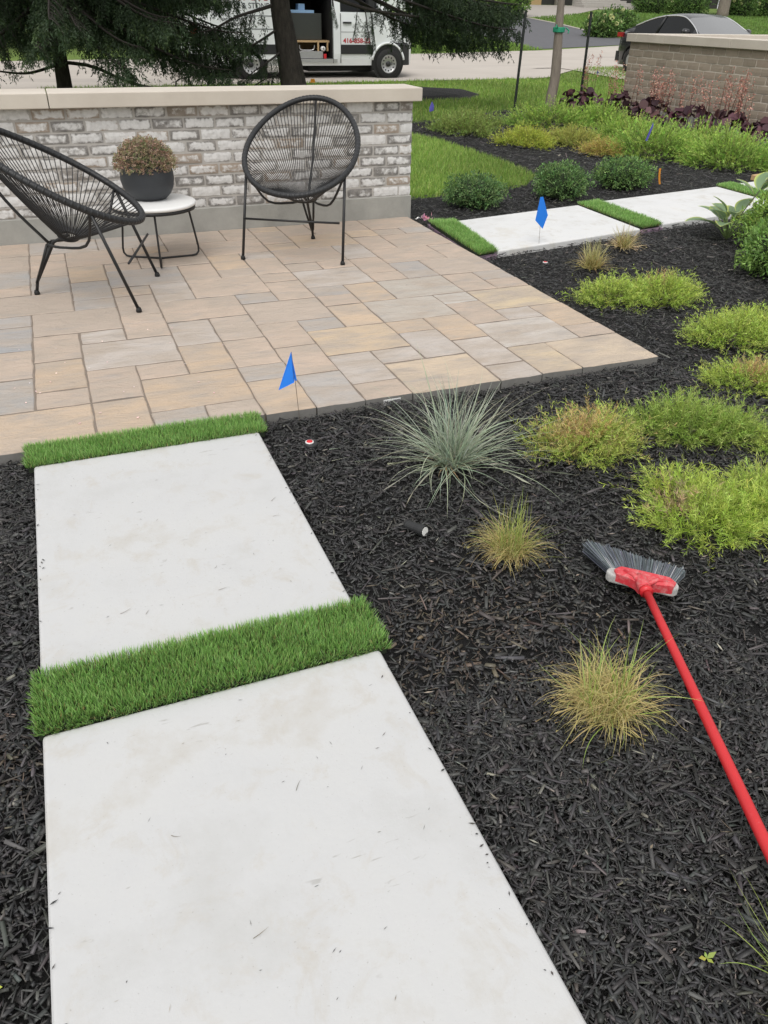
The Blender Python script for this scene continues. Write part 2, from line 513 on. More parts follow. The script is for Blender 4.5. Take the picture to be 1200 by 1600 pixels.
def spline(pts, n):
    """smooth curve through points"""
    P = np.asarray(pts, float)
    t = np.linspace(0, len(P) - 1, n); out = []
    for x in t:
        i = min(int(x), len(P) - 2); f = x - i
        p0 = P[max(i - 1, 0)]; p1 = P[i]; p2 = P[i + 1]; p3 = P[min(i + 2, len(P) - 1)]
        out.append(0.5 * ((2 * p1) + (-p0 + p2) * f + (2 * p0 - 5 * p1 + 4 * p2 - p3) * f * f + (-p0 + 3 * p1 - 3 * p2 + p3) * f ** 3))
    return np.array(out)

# vegetation batches ---------------------------------------------------------
def blades(base, az, lean, curl, length, width, seg, c0, c1, face=None, sway=None):
    """curved strips; angle from vertical grows from lean by curl along the blade. Returns V,F,tint"""
    n = len(base); s = np.linspace(0, 1, seg + 1)
    th = lean[:, None] + curl[:, None] * s[None, :] ** 1.3
    ds = (length / seg)[:, None]
    sw = np.zeros(n) if sway is None else sway
    A = az[:, None] + sw[:, None] * s[None, :]
    rx_ = np.concatenate([np.zeros((n, 1)), np.cumsum(np.sin(th[:, :-1]) * np.cos(A[:, :-1]) * ds, 1)], 1)
    ry_ = np.concatenate([np.zeros((n, 1)), np.cumsum(np.sin(th[:, :-1]) * np.sin(A[:, :-1]) * ds, 1)], 1)
    z = np.concatenate([np.zeros((n, 1)), np.cumsum(np.cos(th[:, :-1]) * ds, 1)], 1)
    d = np.stack([np.cos(az), np.sin(az)], 1)
    fa = az + np.pi / 2 if face is None else face
    w = np.stack([np.cos(fa), np.sin(fa)], 1)
    prof = (1 - s ** 2.2) * 0.97 + 0.03
    hw = 0.5 * width[:, None] * prof[None, :]
    C = np.zeros((n, seg + 1, 3))
    C[:, :, 0] = base[:, 0:1] + rx_; C[:, :, 1] = base[:, 1:2] + ry_; C[:, :, 2] = base[:, 2:3] + z
    L = C.copy(); Rr = C.copy()
    L[:, :, 0] -= hw * w[:, 0:1]; L[:, :, 1] -= hw * w[:, 1:2]
    Rr[:, :, 0] += hw * w[:, 0:1]; Rr[:, :, 1] += hw * w[:, 1:2]
    V = np.stack([L, Rr], 2).reshape(-1, 3)
    per = 2 * (seg + 1)
    k = np.arange(seg)
    f = np.stack([2 * k, 2 * k + 1, 2 * k + 3, 2 * k + 2], 1)
    F = (f[None] + (np.arange(n) * per)[:, None, None]).reshape(-1, 4)
    T = c0[:, None, :] * (1 - s)[None, :, None] + c1[:, None, :] * s[None, :, None]
    T = np.repeat(T, 2, axis=1).reshape(-1, 3)
    return V, F, T

def leaf_quads(P, D, length, width, tint, roll=None, fold=0.0):
    """rhombic leaves from points P along unit directions D"""
    n = len(P)
    rnd = rng.normal(size=(n, 3)) if roll is None else roll
    S = np.cross(D, rnd); S /= np.linalg.norm(S, axis=1)[:, None] + 1e-9
    L = length[:, None]; W = width[:, None] * 0.5
    a = P; b_ = P + D * L * 0.45 + S * W; c = P + D * L; d = P + D * L * 0.45 - S * W
    V = np.stack([a, b_, c, d], 1).reshape(-1, 3)
    F = np.arange(4 * n).reshape(n, 4)
    return V, F, np.repeat(tint, 4, axis=0)

def join(parts):
    V, F, T, o = [], [], [], 0
    for v, f, t in parts:
        V.append(v); F.append(f + o); T.append(t); o += len(v)
    return np.concatenate(V), np.concatenate(F), np.concatenate(T)

def veg(name, parts, mat, parent=None, stuff=False):
    V, F, T = join(parts)
    o = link(name, fast_mesh(name, V, F, T), parent, mat)
    if stuff: o['kind'] = 'stuff'
    return o

def vary(cols, n, amt=0.18, w=None):
    cols = np.asarray(cols, float)
    i = rng.choice(len(cols), n, p=w)
    return np.clip(cols[i] * (1 + amt * rng.normal(size=(n, 1))) * (1 + 0.06 * rng.normal(size=(n, 3))), 0.002, 0.95)

def poly_contains(poly, x, y):
    poly = np.asarray(poly); n = len(poly); c = np.zeros(len(x), bool); j = n - 1
    for i in range(n):
        xi, yi = poly[i]; xj, yj = poly[j]
        m_ = ((yi > y) != (yj > y)) & (x < (xj - xi) * (y - yi) / (yj - yi + 1e-12) + xi)
        c ^= m_; j = i
    return c

# ================================================================ the setting
def ss(a, b, x):
    t = np.clip((np.asarray(x, float) - a) / (b - a), 0, 1)
    return t * t * (3 - 2 * t)

def terrain(x, y):
    x = np.asarray(x, float); y = np.asarray(y, float)
    z = np.interp(y, [19, 20.5, 21, 33, 70, 400], [-0.06, -0.02, 0.0, 0.25, 2.1, 2.1])
    return z + 0.24 * ss(13.2, 14.8, x) * ss(13.5, 15.5, y) * (1 - ss(22, 25, y))

def tz(x, y):
    return float(terrain(x, y))

def sheet(name, xs, ys_fn, mat, off, kind='structure', nx=None):
    """grid following the terrain; ys_fn(x) -> array of y"""
    V, F = [], []
    for x in xs:
        ys = ys_fn(x)
        for y in ys:
            V.append((x, y, tz(x, y) + off))
    k = len(ys)
    for i in range(len(xs) - 1):
        for j in range(k - 1):
            F.append((i * k + j, (i + 1) * k + j, (i + 1) * k + j + 1, i * k + j + 1))
    o = link(name, fast_mesh(name, V, F), None, mat)
    if kind: o['kind'] = kind
    return o

gx = np.array([-300, -120, -60, -30, -15, -8, -4, 0, 4, 8, 11, 13, 13.5, 14, 14.5, 15, 16, 18, 20, 24, 30, 40, 60, 100, 200, 350], float)
gy = np.array([-60, -20, -5, 0, 6, 10, 13, 13.5, 14, 14.5, 15, 15.5, 17, 19, 19.75, 20.5, 21, 22, 22.75, 23.5, 24.25, 25, 28, 33, 40, 50, 70, 120, 200, 400], float)
sheet('ground', gx, lambda x: gy, 'lawn', 0.0)

def road_near(x): return 20.75 + 0.07 * x
def road_far(x):
    return float(np.interp(x, [-80, -20, -1, 14, 20, 27, 35, 60, 120], [21.5, 26.2, 27.8, 30.8, 32.6, 35.5, 37.5, 43, 60]))
sheet('road', np.array([-80, -60, -40, -30, -20, -12, -6, -1, 4, 8, 11, 13, 13.5, 14, 14.5, 15, 16, 18, 20, 23.5, 27, 31, 35, 45, 60, 90, 120], float),
      lambda x: np.linspace(road_near(x), road_far(x), 33), 'road', 0.014)
sheet('car_driveway', np.array([14.3, 14.5, 14.8, 15.2, 16, 17, 18, 19.2], float), lambda x: np.linspace(14.2, 24.0, 50), 'road', 0.022)

def flat_poly(name, pts, z, mat, kind='structure', zfn=None):
    bm = bmesh.new()
    f = bm.faces.new([bm.verts.new((x, y, z if zfn is None else zfn(x, y))) for x, y in pts])
    if f.calc_area() and f.normal.z < 0: f.normal_flip()
    bmesh.ops.triangulate(bm, faces=bm.faces)
    me = bpy.data.meshes.new(name); bm.to_mesh(me); bm.free()
    me.update()
    o = link(name, me, None, mat)
    if kind: o['kind'] = kind
    return o

# far side: asphalt drive, walk (plane of the rising far lawn)
def far(o): return lambda x, y: tz(x, y) + o
flat_poly('asphalt_driveway', [(19.6, 33.02), (27.6, 35.8), (28.3, 41.2), (29.8, 47.6), (30.7, 53.6), (22.5, 56), (19.5, 50), (19.8, 43), (20.3, 38)], 0, 'asphalt', zfn=far(0.015))
flat_poly('driveway_edging', [(28.3, 41.2), (28.55, 41.1), (30.1, 47.5), (31.0, 53.5), (30.7, 53.6), (29.8, 47.6)], 0, 'walk', zfn=far(0.03))
flat_poly('front_walk', [(30.95, 53.6), (33.5, 53.0), (38, 58.0), (44, 64.4), (49.5, 65.4), (49.5, 69.5), (40, 69.2), (33.0, 60.5)], 0, 'walk', zfn=far(0.02))

BED = [(-4, -1.5), (13, -1.5), (13, 8.5), (10.2, 8.5), (10.2, 15.0), (9.2, 15.2), (8, 14.9), (7.07, 14.25), (6.0, 13.75), (4, 13.6), (4, 12.5), (5.3, 12.45), (5.45, 11.6), (5.47, 10.5), (5.45, 9.4), (5.33, 8.6), (4.95, 8.15), (4.47, 7.95), (3.4, 7.83), (2.9, 7.75), (2.9, 6.5), (-4, 6.5)]
flat_poly('mulch_bed', BED, -0.055, 'mulch')
ISL = [(7.4 + 2.35 * math.cos(t) + 0.12 * math.sin(3 * t), 18.6 + 1.45 * math.sin(t) + 0.1 * math.cos(4 * t)) for t in np.linspace(0, 2 * math.pi, 28, endpoint=False)]
# shallow mound of mulch round the spruce island
V = [(7.4, 18.6, 0.09)]; F = []
for ring, (s_, z_) in enumerate(((0.5, 0.075), (0.85, 0.03), (1.0, -0.055))):
    for (x, y) in ISL:
        V.append((7.4 + (x - 7.4) * s_, 18.6 + (y - 18.6) * s_, z_ + 0.01 * math.sin(x * 5 + y * 3)))
n = len(ISL)
for k in range(n):
    l = (k + 1) % n
    F.append((0, 1 + k, 1 + l))
me = bpy.data.meshes.new('mulch_island')
for r_ in range(2):
    for k in range(n):
        l = (k + 1) % n
        F.append((1 + r_ * n + k, 1 + (r_ + 1) * n + k, 1 + (r_ + 1) * n + l, 1 + r_ * n + l))
me.from_pydata(V, [], F)
o = link('mulch_island', me, None, 'mulch'); o['kind'] = 'structure'

# ---------------------------------------------------------------- stepping slabs
def prism(name, pts, z0, z1, mat, parent=None, bevel=0.006, seg=2):
    bm = bmesh.new()
    lo = [bm.verts.new((x, y, z0)) for x, y in pts]; hi = [bm.verts.new((x, y, z1)) for x, y in pts]
    n = len(pts)
    bm.faces.new(lo[::-1]); top = bm.faces.new(hi)
    for i in range(n):
        j = (i + 1) % n
        bm.faces.new((lo[i], lo[j], hi[j], hi[i]))
    bmesh.ops.recalc_face_normals(bm, faces=bm.faces)
    if bevel:
        es = [e for e in bm.edges if e.verts[0].co.z > z1 - 1e-6 or e.verts[1].co.z > z1 - 1e-6]
        bmesh.ops.bevel(bm, geom=es, offset=bevel, segments=seg, affect='EDGES', profile=0.5)
    return link(name, bm_mesh(name, bm), parent, mat)

def slab(pts, label):
    cx = sum(p[0] for p in pts) / 4; cy = sum(p[1] for p in pts) / 4
    o = prism('stepping_slab', [(x - cx, y - cy) for x, y in pts], -0.1, 0.0, 'concrete', None, 0.012, 3)
    o.location = (cx, cy, 0.0)
    k_ = 0.97 if cx < 1 else 1.2; o.color = (k_, k_, k_, 1)  # side path slabs lifted: brightness from lens and exposure put into their colour
    tag(o, label, 'paving slab', 'smooth pale concrete stepping slabs')
    return o
slab([(-0.298, -0.7), (0.643, -0.7), (0.643, 1.604), (-0.298, 1.604)], 'large pale concrete slab filling the bottom left foreground')
slab([(-0.298, 1.832), (0.641, 1.832), (0.643, 3.108), (-0.298, 3.108)], 'pale concrete slab between the two front turf strips, below the patio')
slab([(3.17, 5.54), (4.75, 5.82), (4.78, 6.86), (3.31, 6.59)], 'white concrete slab behind the blue flag, next to the patio side')
slab([(5.07, 5.92), (6.83, 6.23), (6.85, 7.25), (5.1, 6.95)], 'white concrete slab behind the hosta, between two turf strips')
slab([(7.13, 6.3), (8.8, 6.6), (8.85, 7.62), (7.16, 7.32)], 'white concrete slab end at the far right edge beside the wooden board')

# ---------------------------------------------------------------- patio of slate-look pavers
patio = empty('patio', (0, 0, 0)); patio['kind'] = 'structure'
UX, UY, OX, OY = 0.249, 0.2027, -0.282, 3.26
def YJ(j): return 6.878 if j >= 18 else OY + UY * j
PV = [(0,2,16,18),(2,4,16,18),(1,3,14,16),(3,4,15,16),(4,6,16,18),(4,5,15,16),(3,5,13,15),(2,3,13,14),(2,4,11,13),(4,5,11,13),(0,1,15,16),(0,1,13,15),(0,1,11,13),
 (-1,1,9,11),(1,2,12,14),(1,2,10,12),(1,2,9,10),(2,3,10,11),(2,3,8,10),(2,3,6,8),(0,2,7,9),(0,1,5,7),(1,2,6,7),(1,3,4,6),(0,1,3,5),(0,1,2,3),(1,2,2,4),(1,2,0,2),(2,4,1,3),(2,3,3,4),
 (-3,0,16,18),(-2,0,14,16),(-2,0,12,14),(-2,0,11,12),(-3,-1,9,11),(-2,0,8,9),(-2,0,6,8),(-2,0,4,6),(-2,0,2,4),(-1,1,0,2),(-3,-1,0,2),(-4,-2,2,4),(-4,-2,4,8),(-4,-2,11,14),(-5,-3,9,11),(-4,-2,14,16),
 (6,7,16,18),(5,7,14,16),(5,6,12,14),(5,6,11,12),(6,7,13,14),(6,7,11,13),(7,8,15,17),(7,8,14,15),(7,8,17,18),(8,9,16,18),(9,11,16,18),(10,11,15,16),(10,11,13,15),(8,10,14,16),(7,9,12,14),(9,10,12,14),(7,8,11,12),(8,9,11,12),
 (7,9,9,11),(7,8,8,9),(8,9,7,9),(7,8,7,8),(7,8,5,7),(6,7,5,6),(6,8,3,5),(5,7,6,8),(5,6,8,9),(4,6,9,11),(3,4,9,11),(3,5,7,9),(6,7,10,11),(6,7,8,10),(3,4,5,7),(4,5,5,7),(3,4,3,5),(4,5,3,5),(5,6,4,6),(4,5,2,3),(4,5,0,2),(5,6,2,4),(5,6,0,2),(2,3,0,1),(3,4,0,1),
 (9,10,10,12),(9,10,9,10),(9,11,7,9),(10,12,11,13),(12,13,11,13),(10,11,9,11),(11,13,9,11),(11,12,7,9),(12,13,8,9),(12,13,7,8),(11,13,5,7),(11,12,4,5),(12,13,3,5),(12,13,2,3),(10,12,2,4),(10,11,0,2),(11,13,0,2),
 (8,10,5,7),(10,11,6,7),(10,11,4,6),(9,10,3,5),(8,9,4,5),(8,9,2,4),(7,8,2,3),(6,7,1,3),(6,7,0,1),(7,9,0,2),(9,10,1,3),(9,10,0,1),(11,13,16,18),(11,12,15,16),(12,13,15,16),(11,13,13,15)]
occ = {}
for p in PV:
    for a in range(p[0], p[1]):
        for b_ in range(p[2], p[3]):
            if (a, b_) in occ and a >= -2: print('OVERLAP', p, occ[(a, b_)])
            occ[(a, b_)] = p
for a in range(-4, 13):
    b_ = 0
    while b_ < 18:
        if (a, b_) in occ: b_ += 1; continue
        e = b_
        while e < 18 and (a, e) not in occ and e - b_ < 2: e += 1
        if a >= -2: print('HOLE', a, b_, e)
        PV.append((a, a + 1, b_, e)); b_ = e
TAN, PEACH, GREY, BUFF, PALE = (0.5, 0.395, 0.315), (0.53, 0.405, 0.29), (0.395, 0.37, 0.35), (0.46, 0.38, 0.315), (0.51, 0.46, 0.42)
special = {(10,11,6,7): (0.56, 0.56, 0.54), (6,8,3,5): (0.57, 0.44, 0.3), (11,13,0,2): (0.55, 0.45, 0.34), (10,11,0,2): (0.56, 0.45, 0.31), (8,10,5,7): (0.47, 0.43, 0.38), (10,12,2,4): (0.5, 0.46, 0.42), (11,13,5,7): (0.57, 0.46, 0.31),
           (7,8,2,3): PALE, (9,10,1,3): PALE, (9,10,0,1): PALE, (9,11,7,9): (0.44, 0.41, 0.365), (-2,0,6,8): (0.33, 0.33, 0.335), (-2,0,2,4): (0.34, 0.335, 0.33), (-2,0,12,14): (0.37, 0.36, 0.35), (6,7,5,6): GREY, (5,6,8,9): GREY, (1,2,9,10): GREY, (7,8,8,9): GREY, (0,1,11,13): GREY, (4,5,2,3): GREY, (7,9,0,2): (0.56, 0.45, 0.33), (8,9,7,9): PEACH, (7,8,5,7): PEACH}
for p in PV:
    x0, x1 = OX + UX * p[0], OX + UX * p[1]; y0, y1 = YJ(p[2]), YJ(p[3])
    cx, cy = (x0 + x1) / 2, (y0 + y1) / 2; hx, hy = (x1 - x0) / 2 - 0.0027, (y1 - y0) / 2 - 0.0062
    per = []
    def edge(ax, ay, bx, by):
        L = math.hypot(bx - ax, by - ay); k = max(2, int(L / 0.07))
        for i in range(k):
            t = i / k; per.append([ax + (bx - ax) * t, ay + (by - ay) * t, i == 0])
    edge(-hx, -hy, hx, -hy); edge(hx, -hy, hx, hy); edge(hx, hy, -hx, hy); edge(-hx, hy, -hx, -hy)
    out, inn = [], []
    for (x, y, c_) in per:
        j = 0.0032
        ox, oy = x + random.uniform(-j, j * 0.6) * (1 if abs(x) > hx - .001 and x > 0 else -1 if abs(x) > hx - .001 else 0.2), y + random.uniform(-j, j * 0.6) * (1 if abs(y) > hy - .001 and y > 0 else -1 if abs(y) > hy - .001 else 0.2)
        out.append((ox, oy)); d = math.hypot(ox, oy); q = random.uniform(0.004, 0.0075)
        inn.append((ox - q * np.sign(ox) * (abs(abs(ox) - hx) < 0.006), oy - q * np.sign(oy) * (abs(abs(oy) - hy) < 0.006)))
    n = len(per); ztop = random.uniform(-0.003, 0.002)
    V = [(x, y, -0.055) for x, y in out] + [(x, y, ztop - random.uniform(0.003, 0.007)) for x, y in out] + [(x, y, ztop) for x, y in inn]
    F = [tuple(range(2 * n, 3 * n))]
    for i in range(n):
        k = (i + 1) % n
        F.append((i, k, n + k, n + i)); F.append((n + i, n + k, 2 * n + k, 2 * n + i))
    me = bpy.data.meshes.new('paver'); me.from_pydata(V, [], F)
    me.materials.append(MT['paver']); me.materials.append(MT['paver_side'])
    for f_i in range(n): me.polygons[1 + 2 * f_i].material_index = 1
    o = link('paver', me, patio, None, (cx, cy, 0))
    if p in special: col = special[p]
    else:
        r_ = random.random()
        right = (p[0] + p[1]) / 2 / 13
        col = TAN if r_ < 0.42 else BUFF if r_ < 0.68 else PEACH if r_ < 0.8 + 0.08 * right else GREY if r_ < 0.95 else PALE
    f_ = random.uniform(0.93, 1.06) * 1.03
    o.color = (col[0] * f_, col[1] * f_, col[2] * f_, 1)
box('joint_sand', (OX - 1.0, 2.945, 3.285, 6.90, -0.12, -0.0055), 'joint_sand', patio)

# ---------------------------------------------------------------- whitewashed brick seat wall
def brick_mesh(L, H, D, seedv, nx=6, nz=3):
    r = random.Random(seedv)
    V, F = [], []
    for j in range(nz + 1):
        for i in range(nx + 1):
            x = -L / 2 + L * i / nx; z = -H / 2 + H * j / nz
            e = i in (0, nx) or j in (0, nz); c_ = i in (0, nx) and j in (0, nz)
            y = r.uniform(0.001, 0.003) + (0.002 if e else 0) + (0.0025 if c_ else 0) - (0 if e else r.uniform(0, 0.0025))
            if i in (0, nx): x -= math.copysign(r.uniform(0, 0.004), x)
            if j in (0, nz): z -= math.copysign(r.uniform(0, 0.003), z)
            V.append((x, y, z))
    W = nx + 1
    for j in range(nz):
        for i in range(nx):
            a = j * W + i
            F.append((a, a + 1, a + W + 1, a + W))
    ring = [i for i in range(W)] + [W * j + nx for j in range(1, nz + 1)] + [W * nz + i for i in range(nx - 1, -1, -1)] + [W * j for j in range(nz - 1, 0, -1)]
    b0 = len(V)
    for i in ring: V.append((V[i][0], D, V[i][2]))
    n = len(ring)
    for k in range(n):
        l = (k + 1) % n
        F.append((ring[l], ring[k], b0 + k, b0 + l))
    me = bpy.data.meshes.new('brick'); me.from_pydata(V, [], F); me.update()
    return me

wall = empty('brick_seat_wall', (0.5, 7.0, 0))
tag(wall, 'low whitewashed brick wall with long limestone cap behind the patio chairs', 'wall')
wx, wy = 0.5, 7.0
bl, bh, cz, c0z = 0.245, 0.0847, 0.0847, 0.183
full = [brick_mesh(0.234, 0.073, 0.09, s) for s in range(6)]
half = [brick_mesh(0.112, 0.073, 0.09, s + 20, 3, 3) for s in range(3)]
for k in range(9):
    z = c0z + cz * (k + 0.5)
    x = 2.978
    if k % 2 == 0:
        link('brick', random.choice(half), wall, 'white_brick', (x - 0.0585 - wx, 6.88 - wy + random.uniform(-.002, .002), z))
        x -= 0.1225
    else:
        x -= 0.0
    first = True
    while x > -2.2:
        link('brick', random.choice(full), wall, 'white_brick', (x - 0.1185 - wx, 6.88 - wy + random.uniform(-.0025, .0025), z + random.uniform(-.001, .001)))
        x -= bl
    # end face of the wall (faces +X)
    e = link('brick', random.choice(full), wall, 'white_brick', (2.980 - wx, 7.0 + 0.02 - wy + (0.0), z), (0, 0, math.pi / 2))
box('mortar_core', (-3.0 - wx, 2.972 - wx, 6.8875 - wy, 7.15 - wy, 0.10, 0.9455), 'mortar', wall)
box('footing', (-3.0 - wx, 2.984 - wx, 6.872 - wy, 7.16 - wy, -0.25, 0.1825), 'foundation', wall, 0.004)
for (a, b_) in ((-3.05, 0.058), (0.064, 3.025)):
    box('cap_stone', (a - wx, b_ - wx, 6.80 - wy, 7.20 - wy, 0.946, 1.047), 'limestone', wall, 0.006, 2)

# ---------------------------------------------------------------- brown brick retaining wall at the right
wall2 = empty('brick_retaining_wall', (10.35, 11.5, -0.05))
tag(wall2, 'grey brown brick retaining wall with limestone cap in front of the parked car', 'wall')
bx, by, bz = 10.35, 11.5, -0.05
f2 = [brick_mesh(0.262, 0.098, 0.09, s + 40, 5, 2) for s in range(5)]
h2 = [brick_mesh(0.125, 0.098, 0.09, s + 60, 2, 2) for s in range(2)]
ch = 0.1125
for k in range(9):
    z = 0.155 + ch * (k + 0.5)
    y = 13.745
    if k % 2:
        link('brick', random.choice(h2), wall2, 'brown_brick', (10.2 - bx + random.uniform(-.003, .003), y - 0.066 - by, z - bz), (0, 0, -math.pi / 2)); y -= 0.138
    while y > 8.4:
        link('brick', random.choice(f2), wall2, 'brown_brick', (10.2 - bx + random.uniform(-.004, .004), y - 0.1325 - by, z - bz), (0, 0, -math.pi / 2)); y -= 0.275
mb = MB().box(10.210 - bx, 10.50 - bx, 8.2 - by, 13.735 - by, 0.1 - bz, 1.17 - bz)
mb.box(10.503 - bx, 16.0 - bx, 13.45 - by, 13.73 - by, -0.2 - bz, 1.1705 - bz)
mb.build('mortar_core', 'mortar2', wall2)
mb = MB().box(10.19 - bx, 10.52 - bx, 8.15 - by, 13.76 - by, -0.25 - bz, 0.154 - bz)
mb.build('footing', 'foundation', wall2)
yy = 13.80
for L in (0.30, 0.75, 1.6, 1.6, 1.6):
    box('cap_stone', (10.14 - bx, 10.56 - bx, yy - L + 0.004 - by, yy - by, 1.172 - bz, 1.30 - bz), 'limestone', wall2, 0.006, 1); yy -= L
box('cap_stone', (10.565 - bx, 16.1 - bx, 13.38 - by, 13.80 - by, 1.173 - bz, 1.299 - bz), 'limestone', wall2, 0.006, 1)
box('terrace_fill', (10.51 - bx, 16.0 - bx, 8.15 - by, 13.44 - by, -0.25 - bz, 1.10 - bz), 'walk', wall2)

# ================================================================ furniture on the patio
def cyl_between(mb, a, b_, r, sides=8):
    a = np.array(a, float); b_ = np.array(b_, float)
    return mb.tube([a, a + (b_ - a) * 0.5, b_], r, sides)

def make_chair(loc, rz, label):
    """local: front faces -Y, front feet at y=0, rear foot at y=.71"""
    c = empty('lounge_chair', loc, rz)
    tag(c, label, 'chair', 'black cord lounge chairs on the patio')
    yc, zc, a, th, b_, e = 0.463, 0.739, 0.555, 0.507, 0.415, -0.114
    def rim(t, s=1.0, dz=0.0):
        u, w = np.cos(t), np.sin(t)
        n = np.array([0, -math.sin(th), math.cos(th)])
        p = np.stack([s * b_ * w * (1 + e * u), yc + s * a * u * math.cos(th), zc + s * a * u * math.sin(th)], -1)
        return p + n * dz
    t = np.linspace(0, 2 * np.pi, 72, endpoint=False)
    MB().tube(rim(t), 0.0205, 10, True).build('rim', 'black_cord', c, True)
    # cord windings on the rim: thin raised rings, then the cords themselves run from rim to the seat hub
    hub_c = np.array([0, 0.44, 0.365]); mb = MB(); wr = MB()
    nc = 88
    for k in range(nc):
        tk = 2 * math.pi * (k + 0.5) / nc
        p = rim(np.array([tk]))[0]
        q = hub_c + np.array([0.095 * math.sin(tk), 0.055 * math.cos(tk), 0.016 * math.cos(tk)])
        m_ = (p + q) / 2
        sag = 0.055 + 0.03 * math.cos(tk)
        d = (hub_c - m_); m_ = m_ + np.array([0, 0.02, -1]) * sag * 0.45
        pts = [p + (1 - s) * (1 - s) * 0 + (m_ * 2 * (s * (1 - s)) + p * (1 - s) ** 2 + q * s ** 2 - p) for s in np.linspace(0, 1, 6)]
        mb.tube(pts, 0.0031, 5, False, False)
        T = rim(np.array([tk + 0.01]))[0] - rim(np.array([tk - 0.01]))[0]; T /= np.linalg.norm(T)
        wr.tube([p - T * 0.008, p + T * 0.008], 0.0212, 8)
    o = mb.build('cord_webbing', 'black_cord', c, True); o['kind'] = 'stuff'
    o = wr.build('cord_loops', 'black_cord', c, True); o['kind'] = 'stuff'
    # hub
    hb = [hub_c + np.array([0.095 * math.sin(x), 0.055 * math.cos(x), 0.016 * math.cos(x)]) for x in t[::3]]
    MB().tube(hb, 0.010, 6, True).build('seat_hub_ring', 'black_steel', c, True)
    # legs
    for sgn in (-1, 1):
        top = rim(np.array([math.pi - sgn * 0.98]))[0]
        foot = np.array([sgn * 0.38, 0.0, 0.012])
        l = cyl_between(MB(), top + (0, 0, -0.005), foot, 0.0105).build('leg', 'black_steel', c, True)
        MB().lathe([(0.0, 0.03), (0.012, 0.028), (0.018, 0.012), (0.017, 0.0), (0.0, 0.0)], 10, (foot[0], foot[1], 0)).build('foot', 'rubber', l, True)
        # seat support rod from leg top back down under the seat to the rear joint
        MB().tube(spline([top, (sgn * 0.25, 0.27, 0.375), (sgn * 0.12, 0.45, 0.325), (sgn * 0.045, 0.57, 0.325)], 12), 0.009, 6).build('seat_rail', 'black_steel', c, True)
        MB().tube([(sgn * 0.006, 0.695, 0.075), (sgn * 0.03, 0.62, 0.22), (sgn * 0.045, 0.57, 0.325)], 0.009, 6).build('leg_brace', 'black_steel', c, True)
    l = MB().tube([(0, 0.71, 0.012), (0, 0.69, 0.085), (0, 0.54, 0.33), (0, 0.44, 0.375)], 0.0105, 8).build('leg', 'black_steel', c, True)
    MB().lathe([(0.0, 0.03), (0.012, 0.028), (0.018, 0.012), (0.017, 0.0), (0.0, 0.0)], 10, (0, 0.71, 0)).build('foot', 'rubber', l, True)
    MB().tube(spline([(0, 0.57, 0.325), (0.0, 0.76, 0.56), (0.0, 0.90, 0.82), tuple(rim(np.array([0.0]))[0])], 12), 0.0095, 6).build('back_stay', 'black_steel', c, True)
    MB().tube([(-0.357, 0.0215, 0.29), (0, 0.0215, 0.288), (0.357, 0.0215, 0.29)], 0.008, 6).build('cross_bar', 'black_steel', c, True)
    return c

def chair_at(mx, my, rx, ry, label):
    # front mid point and rear foot
    ang = math.atan2(ry - my, rx - mx) - math.pi / 2
    return make_chair((mx, my, 0), ang, label)
chair_at(1.54, 5.73, 1.89, 6.35, 'round black cord chair facing the camera beside the wall end')
chair_at(0.44, 5.30, -0.26, 5.50, 'round black cord chair seen from the side, cut by the left edge')

# side table
tx, ty = 0.63, 6.10
tab = empty('side_table', (tx, ty, 0)); tag(tab, 'small round white topped side table with black rod legs beside the left chair', 'table')
MB().lathe([(0.0, 0.385), (0.285, 0.385), (0.297, 0.391), (0.30, 0.40), (0.297, 0.409), (0.285, 0.414), (0.0, 0.415)], 48).build('table_top', 'white_plastic', tab, True)
MB().lathe([(0.27, 0.364), (0.292, 0.364), (0.292, 0.3845), (0.27, 0.3845), (0.27, 0.364)], 40).build('top_rim', 'black_steel', tab, True)
for ang in (R(3), R(150), R(263)):
    d = np.array([math.cos(ang), math.sin(ang), 0])
    pts = spline([d * 0.24 + (0, 0, 0.37), d * 0.265 + (0, 0, 0.22), d * 0.288 + (0, 0, 0.07)], 8).tolist() + [tuple(d * 0.286 + (0, 0, 0.035)), tuple(d * 0.268 + (0, 0, 0.014)), tuple(d * 0.235 + (0, 0, 0.0085)), tuple(d * 0.1 + (0, 0, 0.0085)), (0, 0, 0.0085)]
    MB().tube(pts, 0.0075, 8).build('leg', 'black_steel', tab, True)

# bowl planter with dense brownish sedum heads
px, py, pz = 0.62, 6.18, 0.4155
pot = empty('planter', (px, py, pz)); tag(pot, 'round charcoal bowl planter standing on the white side table', 'planter')
prof = [(0.0, 0.0), (0.10, 0.0), (0.118, 0.004), (0.152, 0.035), (0.176, 0.08), (0.187, 0.13), (0.185, 0.18), (0.172, 0.222), (0.165, 0.232), (0.158, 0.226), (0.155, 0.2), (0.0, 0.195)]
MB().lathe(prof, 48).build('bowl', 'pot', pot, True)
sed = empty('potted_plant', (px, py, pz + 0.19)); tag(sed, 'dome of tiny brownish green flower heads growing in the charcoal bowl', 'plant')
n = 1500
u = rng.uniform(-0.12, 1, n); ph = rng.uniform(0, 2 * np.pi, n)
rr = np.sqrt(np.clip(1 - np.clip(u, 0, 1) ** 2, 0, 1)); 
D = np.stack([rr * np.cos(ph), rr * np.sin(ph), u], 1)
sc_ = rng.uniform(0.8, 1.02, n)
P = D * np.array([0.213, 0.213, 0.185]) * sc_[:, None] + np.array([0, 0, 0.03])
cap = np.where(D[:, 2:3] > 0.35, 1.0, 0.0)
tcol = vary([(0.3, 0.2, 0.15), (0.36, 0.27, 0.2), (0.22, 0.15, 0.11), (0.24, 0.22, 0.12), (0.15, 0.17, 0.08)], n, 0.2)
k_ = 9
